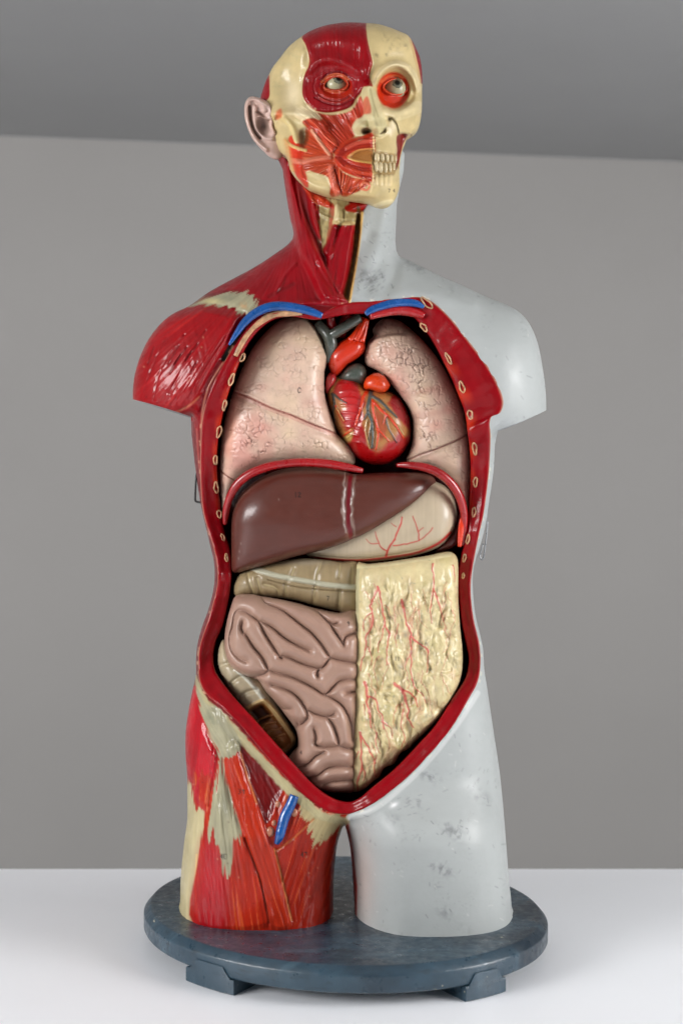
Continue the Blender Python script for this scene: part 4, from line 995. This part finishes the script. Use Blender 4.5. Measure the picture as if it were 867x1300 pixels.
# stomach
s = organ([(535,606),(552,611),(566,618),(575,630),(579.5,645),(579.5,660),(574,676),(562,691),(545,700),(520,707),(490,711.5),(460,714),(430,713),(405,710),(388,703),(400,690),(450,664),(500,636)], .9, (180,164,140), 20, 54, 26)
s.C *= 1 + .07 * fbm(s.X / 2.0, s.Y / 40, 9, 3)[..., None] + .06 * fbm(s.X / 25, s.Y / 25, 2, 3)[..., None]
s.stroke([(385,701),(420,707),(460,709),(500,704),(535,697),(560,686),(574,670)], 1.0, (170,150,120), h=-2.4, alpha=.7)
s.stroke([(395,708),(430,711),(460,711.5),(500,707),(530,701.5),(556,690),(572,676)], 1.7, (158,24,20), h=1.4)
for q, wd in (([(490,707),(493,696),(499,686),(505,674),(511,656)],1.3),([(499,692),(516,690),(532,686),(542,678),(549,670)],.8),([(532,686),(530,674),(526,662),(524,655)],.8),([(531,675),(537,670)],.6),([(491,700),(483,694),(480,686),(477,676)],.8),([(480,690),(470,690),(465,684)],.6),([(503,668),(496,664)],.6),([(496,690),(502,684)],.6)):
    s.stroke(q, wd, (176,52,44), h=.8, taper=.3, wob=1.2)
tag(s.build('stomach', M_bowel), 'cream stomach with thin red vessels peeking out below the liver', 'stomach')
s = organ([(583,652),(585.5,668),(583,684),(576,694),(562,700),(552,701),(560,690),(574,676)], .9, (92,34,32), 20, 28, 10)
tag(s.build('spleen', M_gloss), 'small dark brown spleen sliver tucked beside the cream stomach', 'spleen')

# intestines: one lift-out block
bowel = thing('intestines', 'lift-out block of pink intestines half covered by a yellow fatty apron', 'intestines')
co = [(297,748),(299,738),(307,727),(326,719),(350,714),(380,709),(410,710),(435,713),(456,715),(457,779),(430,776),(400,769),(375,762),(345,758),(318,756),(300,757)]
s = organ(co, .9, (142,124,92), 28, 44, 20)
X, Y = s.X, s.Y
s.C *= 1 + .12 * fbm(X / 2.4, Y / 30, 9, 3)[..., None] + .14 * fbm(X / 18, Y / 12, 2, 3)[..., None]
for q in ([(314,722),(317,738),(322,752)],[(327,735),(330,745),(332,756)],[(336,742),(352,748),(353,762)],[(373,722),(369,732),(366,735)],[(409,712),(403,728),(402,738)],[(400,745),(398,768)],[(432,716),(430,732)],[(432,750),(430,775)],[(363,742),(362,762)],[(448,718),(447,740)]):
    s.stroke(q, 3.2, None, h=-3.0); s.stroke(q, .8, (176,160,118), h=.8, alpha=.8, wob=1)
s.stroke([(318,720),(335,726),(352,731),(372,735),(395,739),(420,743),(458,746)], 3.4, (170,166,144), h=2.8, prof='s'); s.stroke([(340,736),(370,744),(400,748),(458,752)], .9, (98,80,52), h=-1.8, alpha=.7)
s.blot(390,714,30,4,(190,184,170),.3)
s.write('7', 415, 757, 5)
s.build('transverse_colon', M_bowel, bowel)
# ascending colon and opened caecum
ca = [(283,812),(278,824),(277,842),(281,858),(290,875),(302,892),(314,906),(321,922),(331,938),(341,952),(352,959),(363,957.5),(373,948),(376,936),(368,920),(356,900),(344,880),(332,862),(312,850),(296,834),(288,818)]
s = organ(ca, .9, (166,152,124), 22, 46, 18)
X, Y = s.X, s.Y
s.C *= 1 + .10 * fbm(X / 4, Y / 20, 9, 3)[..., None] + .10 * fbm(X / 14, Y / 12, 2, 3)[..., None]
for q in ([(278,846),(292,842),(303,846)],[(288,874),(300,862),(314,858)],[(300,893),(312,880),(326,876)]): s.stroke(q, 2.6, None, h=-3.5); s.stroke(q, 1, (200,190,160), alpha=.5)
s.stroke([(300,850),(314,862),(326,876),(338,892)], 3, (186,184,168), h=2.4)
op = [(311,900),(333,889),(342,893),(356,910),(370,930),(375,941),(371.5,952),(359.6,959),(346,955),(333,937),(317,914)]
s.paint(op, (176,146,96), soft=1.5, dh=2.0, ew=1, rag=1)
opi = [(315.5,901),(332,893),(340,898),(352,914),(364,930),(370,941),(367.5,949),(359,954.5),(349.5,951.5),(336.5,936),(321,914)]
s.stroke(op + [op[0]], 1.8, (196,168,116), h=2.2, n=3); s.paint(opi, (140,86,42), soft=1.0, dh=-8, ew=5)
s.paint([(318,902),(331,895),(338,901),(344,911),(330,920),(324,912)], (60,30,14), soft=2, dh=-5, ew=4)
for q in ([(326,917),(334,911),(345,909)],[(331,925),(340,918),(350,917)],[(338,933),(345,927),(356,925)],[(343,941),(350,935),(361,932)]): s.stroke(q, 1.5, (150,100,56), h=5, prof='s', alpha=.8, wob=1.5)
s.bump(358, 941, 6, 6, 5); s.blot(358, 941, 6, 6, (150,98,52), .6)
s.build('caecum', M_bowel, bowel)
# small intestine from coiled loops
si = [(300,756),(318,754),(334,757),(352,760),(375,765),(400,772),(430,778),(456,781),(455,870),(452,960),(450,1002),(436,1006.5),(415,1005),(398,999),(386,988),(370,979),(364.5,967),(370,956),(378,946),(376,928),(364,910),(350,892),(336,876),(328,864),(312,858),(296,849),(287,832),(285,812),(288,790),(293,771)]
s = Sheet(si, .8, (158,126,110))
X, Y = s.X, s.Y
def z1(P): return [(265 + x / 4.335, 730 + y / 4.335) for x, y in P]
def z2(P): return [(300 + x / 4.817, 860 + y / 4.817) for x, y in P]
def z5(P): return [(254 + x / 3.786, 712 + y / 3.786) for x, y in P]
CRE = ([(290,170),(320,205),(390,235),(440,270),(490,310),(540,350),(590,410),(625,465)], [(250,266),(222,244),(190,238),(168,256),(156,320),(142,370),(150,425),(185,468),(222,484)],
       [(205,292),(200,325),(212,350)], [(218,348),(255,410),(298,462),(330,525)], [(250,266),(282,292),(312,350),(345,402),(382,458)], [(285,290),(345,318),(400,365),(465,405),(528,432)],
       [(382,458),(430,466),(480,490),(540,510),(585,515),(625,465)], [(585,515),(565,532),(567,556)], [(625,465),(680,480),(745,490)],
       [(330,525),(370,540),(430,555),(490,580),(550,612),(600,642),(640,605),(665,580),(700,572),(745,570)], [(330,525),(300,548),(240,566)], [(600,642),(650,668),(690,705),(722,775),(735,860)],
       [(345,600),(390,610),(440,630),(480,665),(510,715),(518,748)], [(515,715),(560,737),(610,750),(645,738)], [(612,750),(640,790),(660,845),(668,888)], [(360,690),(400,712),(432,716)],
       [(448,806),(475,796),(505,770),(520,746)], [(550,812),(558,850),(556,882),(590,896),(640,895),(668,888)], [(668,888),(700,900),(745,905)], [(470,992),(520,975),(555,940),(600,918)],
       [(515,1045),(570,1028),(605,1000),(650,990),(745,990)], [(590,1078),(640,1062),(745,1055)], [(530,212),(575,255),(620,300),(655,350),(690,405)], [(615,290),(640,306),(662,300)],
       [(690,405),(700,365),(745,348)], [(700,636),(745,628)], [(478,800),(468,780)], [(400,470),(378,462)])
hgt = np.full(X.shape, 11.0)
for P in CRE:
    P = curve(z5(P), False, 5); w = s.win(P, 13); d, t_ = seg_dist(X[w], Y[w], P, False)
    d = d + 0.9 * (1 - np.sin(np.pi * np.clip(t_, 0, 1)) ** .4)
    hgt[w] = np.minimum(hgt[w], d)
hgt = 10.5 * np.sqrt(np.clip(1 - (1 - np.clip(hgt, 0, 11) / 11) ** 2, 0, 1)); hgt = blur(hgt, 1)
s.D = 30 + 52 * np.tanh(s.R / 24) + hgt * 1.3; s.B = 30 - 20 * np.tanh(s.R / 24); s.M = s.X * 0 + 30
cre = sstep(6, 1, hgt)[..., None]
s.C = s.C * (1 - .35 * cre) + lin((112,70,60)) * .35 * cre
s.C *= 1 + .05 * fbm(X / 20, Y / 20, 4, 3)[..., None]
s.write('9', 441, 789, 5); s.write('4', 381, 953, 4.5)
s.build('small_intestine', M_bowel, bowel)
# omentum
om = [(452,717),(466,716),(490,713.5),(520,709),(545,705),(562,701),(573,701),(580,708),(581.5,722),(581.5,760),(584,798),(587,828),(585.5,858),(577,882),(560,909),(540,930),(526,943),(520,950),(508,957),(500,970),(488,975),(482,986),(474,992),(462,1002),(450,1005.5),(443,1000),(445,960),(448,900),(449,840),(451,775)]
s = Sheet(om, .8, (206,190,144), smooth=3)
X, Y = s.X, s.Y
s.D = 36 + 54 * np.tanh(s.R / 22); s.B = 36 - 26 * np.tanh(s.R / 24); s.M = s.X * 0 + 36
am = sstep(725, 760, Y) * sstep(452, 470, X) * .85 + .15
wx = X + 9 * fbm(X / 18, Y / 30, 3, 3); wy = Y + 10 * fbm(X / 24, Y / 24, 5, 3)
n1 = fbm(wx / 9, wy / 22, 11, 4); n2 = fbm(wx / 4.2, wy / 9, 15, 4); n3 = fbm(wx / 14, wy / 16, 44, 3)
rid = 1 - np.abs(n1) * 2.2
s.D += blur(am * (5.4 * n1 + 2.0 * n2 + 1.2 * rid + 5.5 * n3), 2)
q = sstep(.05, .6, n3)[..., None] * .5; s.C = s.C * (1 - q) + lin((176,164,104)) * q
q = sstep(.1, .6, fbm(X / 10, Y / 18, 51, 3))[..., None] * .45 * am[..., None]; s.C = s.C * (1 - q) + lin((196,150,120)) * q
q = sstep(.25, .7, fbm(X / 7, Y / 9, 57, 3))[..., None] * .6 * am[..., None]; s.C = s.C * (1 - q) + lin((222,208,172)) * q
q = sstep(.1, .5, -n2 - .5 * n1)[..., None] * .45 * am[..., None]; s.C = s.C * (1 - q) + lin((158,142,92)) * q
q = sstep(.45, .75, fbm(X / 5, Y / 6, 71, 3))[..., None] * .5; s.C = s.C * (1 - q) + lin((136,136,120)) * q
s.stroke([(454,718),(453,775),(450,860),(447,960)], 2.4, (186,178,140), h=2)
s.stroke([(453,719),(490,716),(530,710),(570,704)], 3, (214,204,160), h=1.5)
def z3(P): return [(430 + x / 5.1, 700 + y / 5.1) for x, y in P]
def z4(P): return [(430 + x / 4.563, 860 + y / 4.563) for x, y in P]
VC = (190, 66, 62)
for q, wd in ((z3([(255,230),(230,290),(210,350),(215,420),(215,490),(180,540),(180,620),(150,700),(140,770)]),1.4),(z3([(255,235),(275,320),(290,400),(300,470),(320,530),(315,620),(310,740)]),1.5),(z3([(210,400),(165,450),(165,520)]),.8),(z3([(290,480),(280,540),(258,600),(260,650)]),.9),(z3([(180,620),(210,680),(215,740)]),.7),
             (z3([(410,320),(425,380),(430,450),(460,530),(465,600),(470,700),(470,800),(485,860)]),1.6),(z3([(460,548),(500,580),(550,610),(580,650)]),1.7),(z3([(575,640),(580,720),(570,790)]),.8),(z3([(610,80),(612,160),(615,240),(600,310),(590,380),(600,470)]),1.2),(z3([(615,240),(640,310),(660,380),(675,450)]),1.2),(z3([(380,470),(370,560),(370,620)]),.7),(z3([(740,90),(750,200)]),.8),
             (z4([(148,25),(160,90),(170,160),(180,220),(190,290)]),1.8),(z4([(165,110),(210,130),(230,190),(250,220),(260,300)]),1.3),(z4([(320,30),(370,80),(390,130),(400,190),(405,250),(430,290)]),1.8),(z4([(370,75),(430,110),(460,170)]),1.2),(z4([(420,0),(440,60),(480,100),(500,150)]),.9),(z4([(150,150),(150,220)]),.7),(z4([(375,180),(360,260),(380,350),(350,440)]),.7),
             (z4([(125,315),(130,380),(130,450),(140,510),(115,580),(115,655)]),1.7),(z4([(130,340),(165,390),(190,440),(215,500)]),1.3),(z4([(140,510),(155,550),(150,600)]),1),(z4([(215,470),(200,530),(215,570)]),.8),(z4([(110,430),(90,480),(85,540)]),.7),(z4([(220,320),(215,380),(240,440)]),.9),(z4([(250,250),(300,290),(310,350)]),.7)):
    s.stroke(q, wd, VC, h=1.3, taper=.5, wob=2.2, alpha=.85, seed=int(q[0][0]))
r_ = np.random.RandomState(12)
for k in range(46):
    x0_ = 462 + r_.rand() * 112; y0_ = 735 + r_.rand() * 230; a_ = 1.57 + r_.randn() * .35; P = [(x0_, y0_)]
    for j in range(r_.randint(3, 8)):
        a_ = 1.57 + (a_ - 1.57) * .6 + r_.randn() * .35; x0_ += math.cos(a_) * 7; y0_ += math.sin(a_) * 7; P.append((x0_, y0_))
    s.stroke(P, .55 + .3 * r_.rand(), (184, 84, 72), h=.8, taper=.5, wob=2.5, alpha=.35 + .35 * r_.rand(), seed=k)
for k in range(30): s.blot(462 + r_.rand() * 118, 735 + r_.rand() * 240, 2 + 2 * r_.rand(), 2 + 3 * r_.rand(), (120, 122, 108), .55, seed=k)
s.write('11', 501, 834, 4.5)
s.build('omentum', M_fat, bowel)
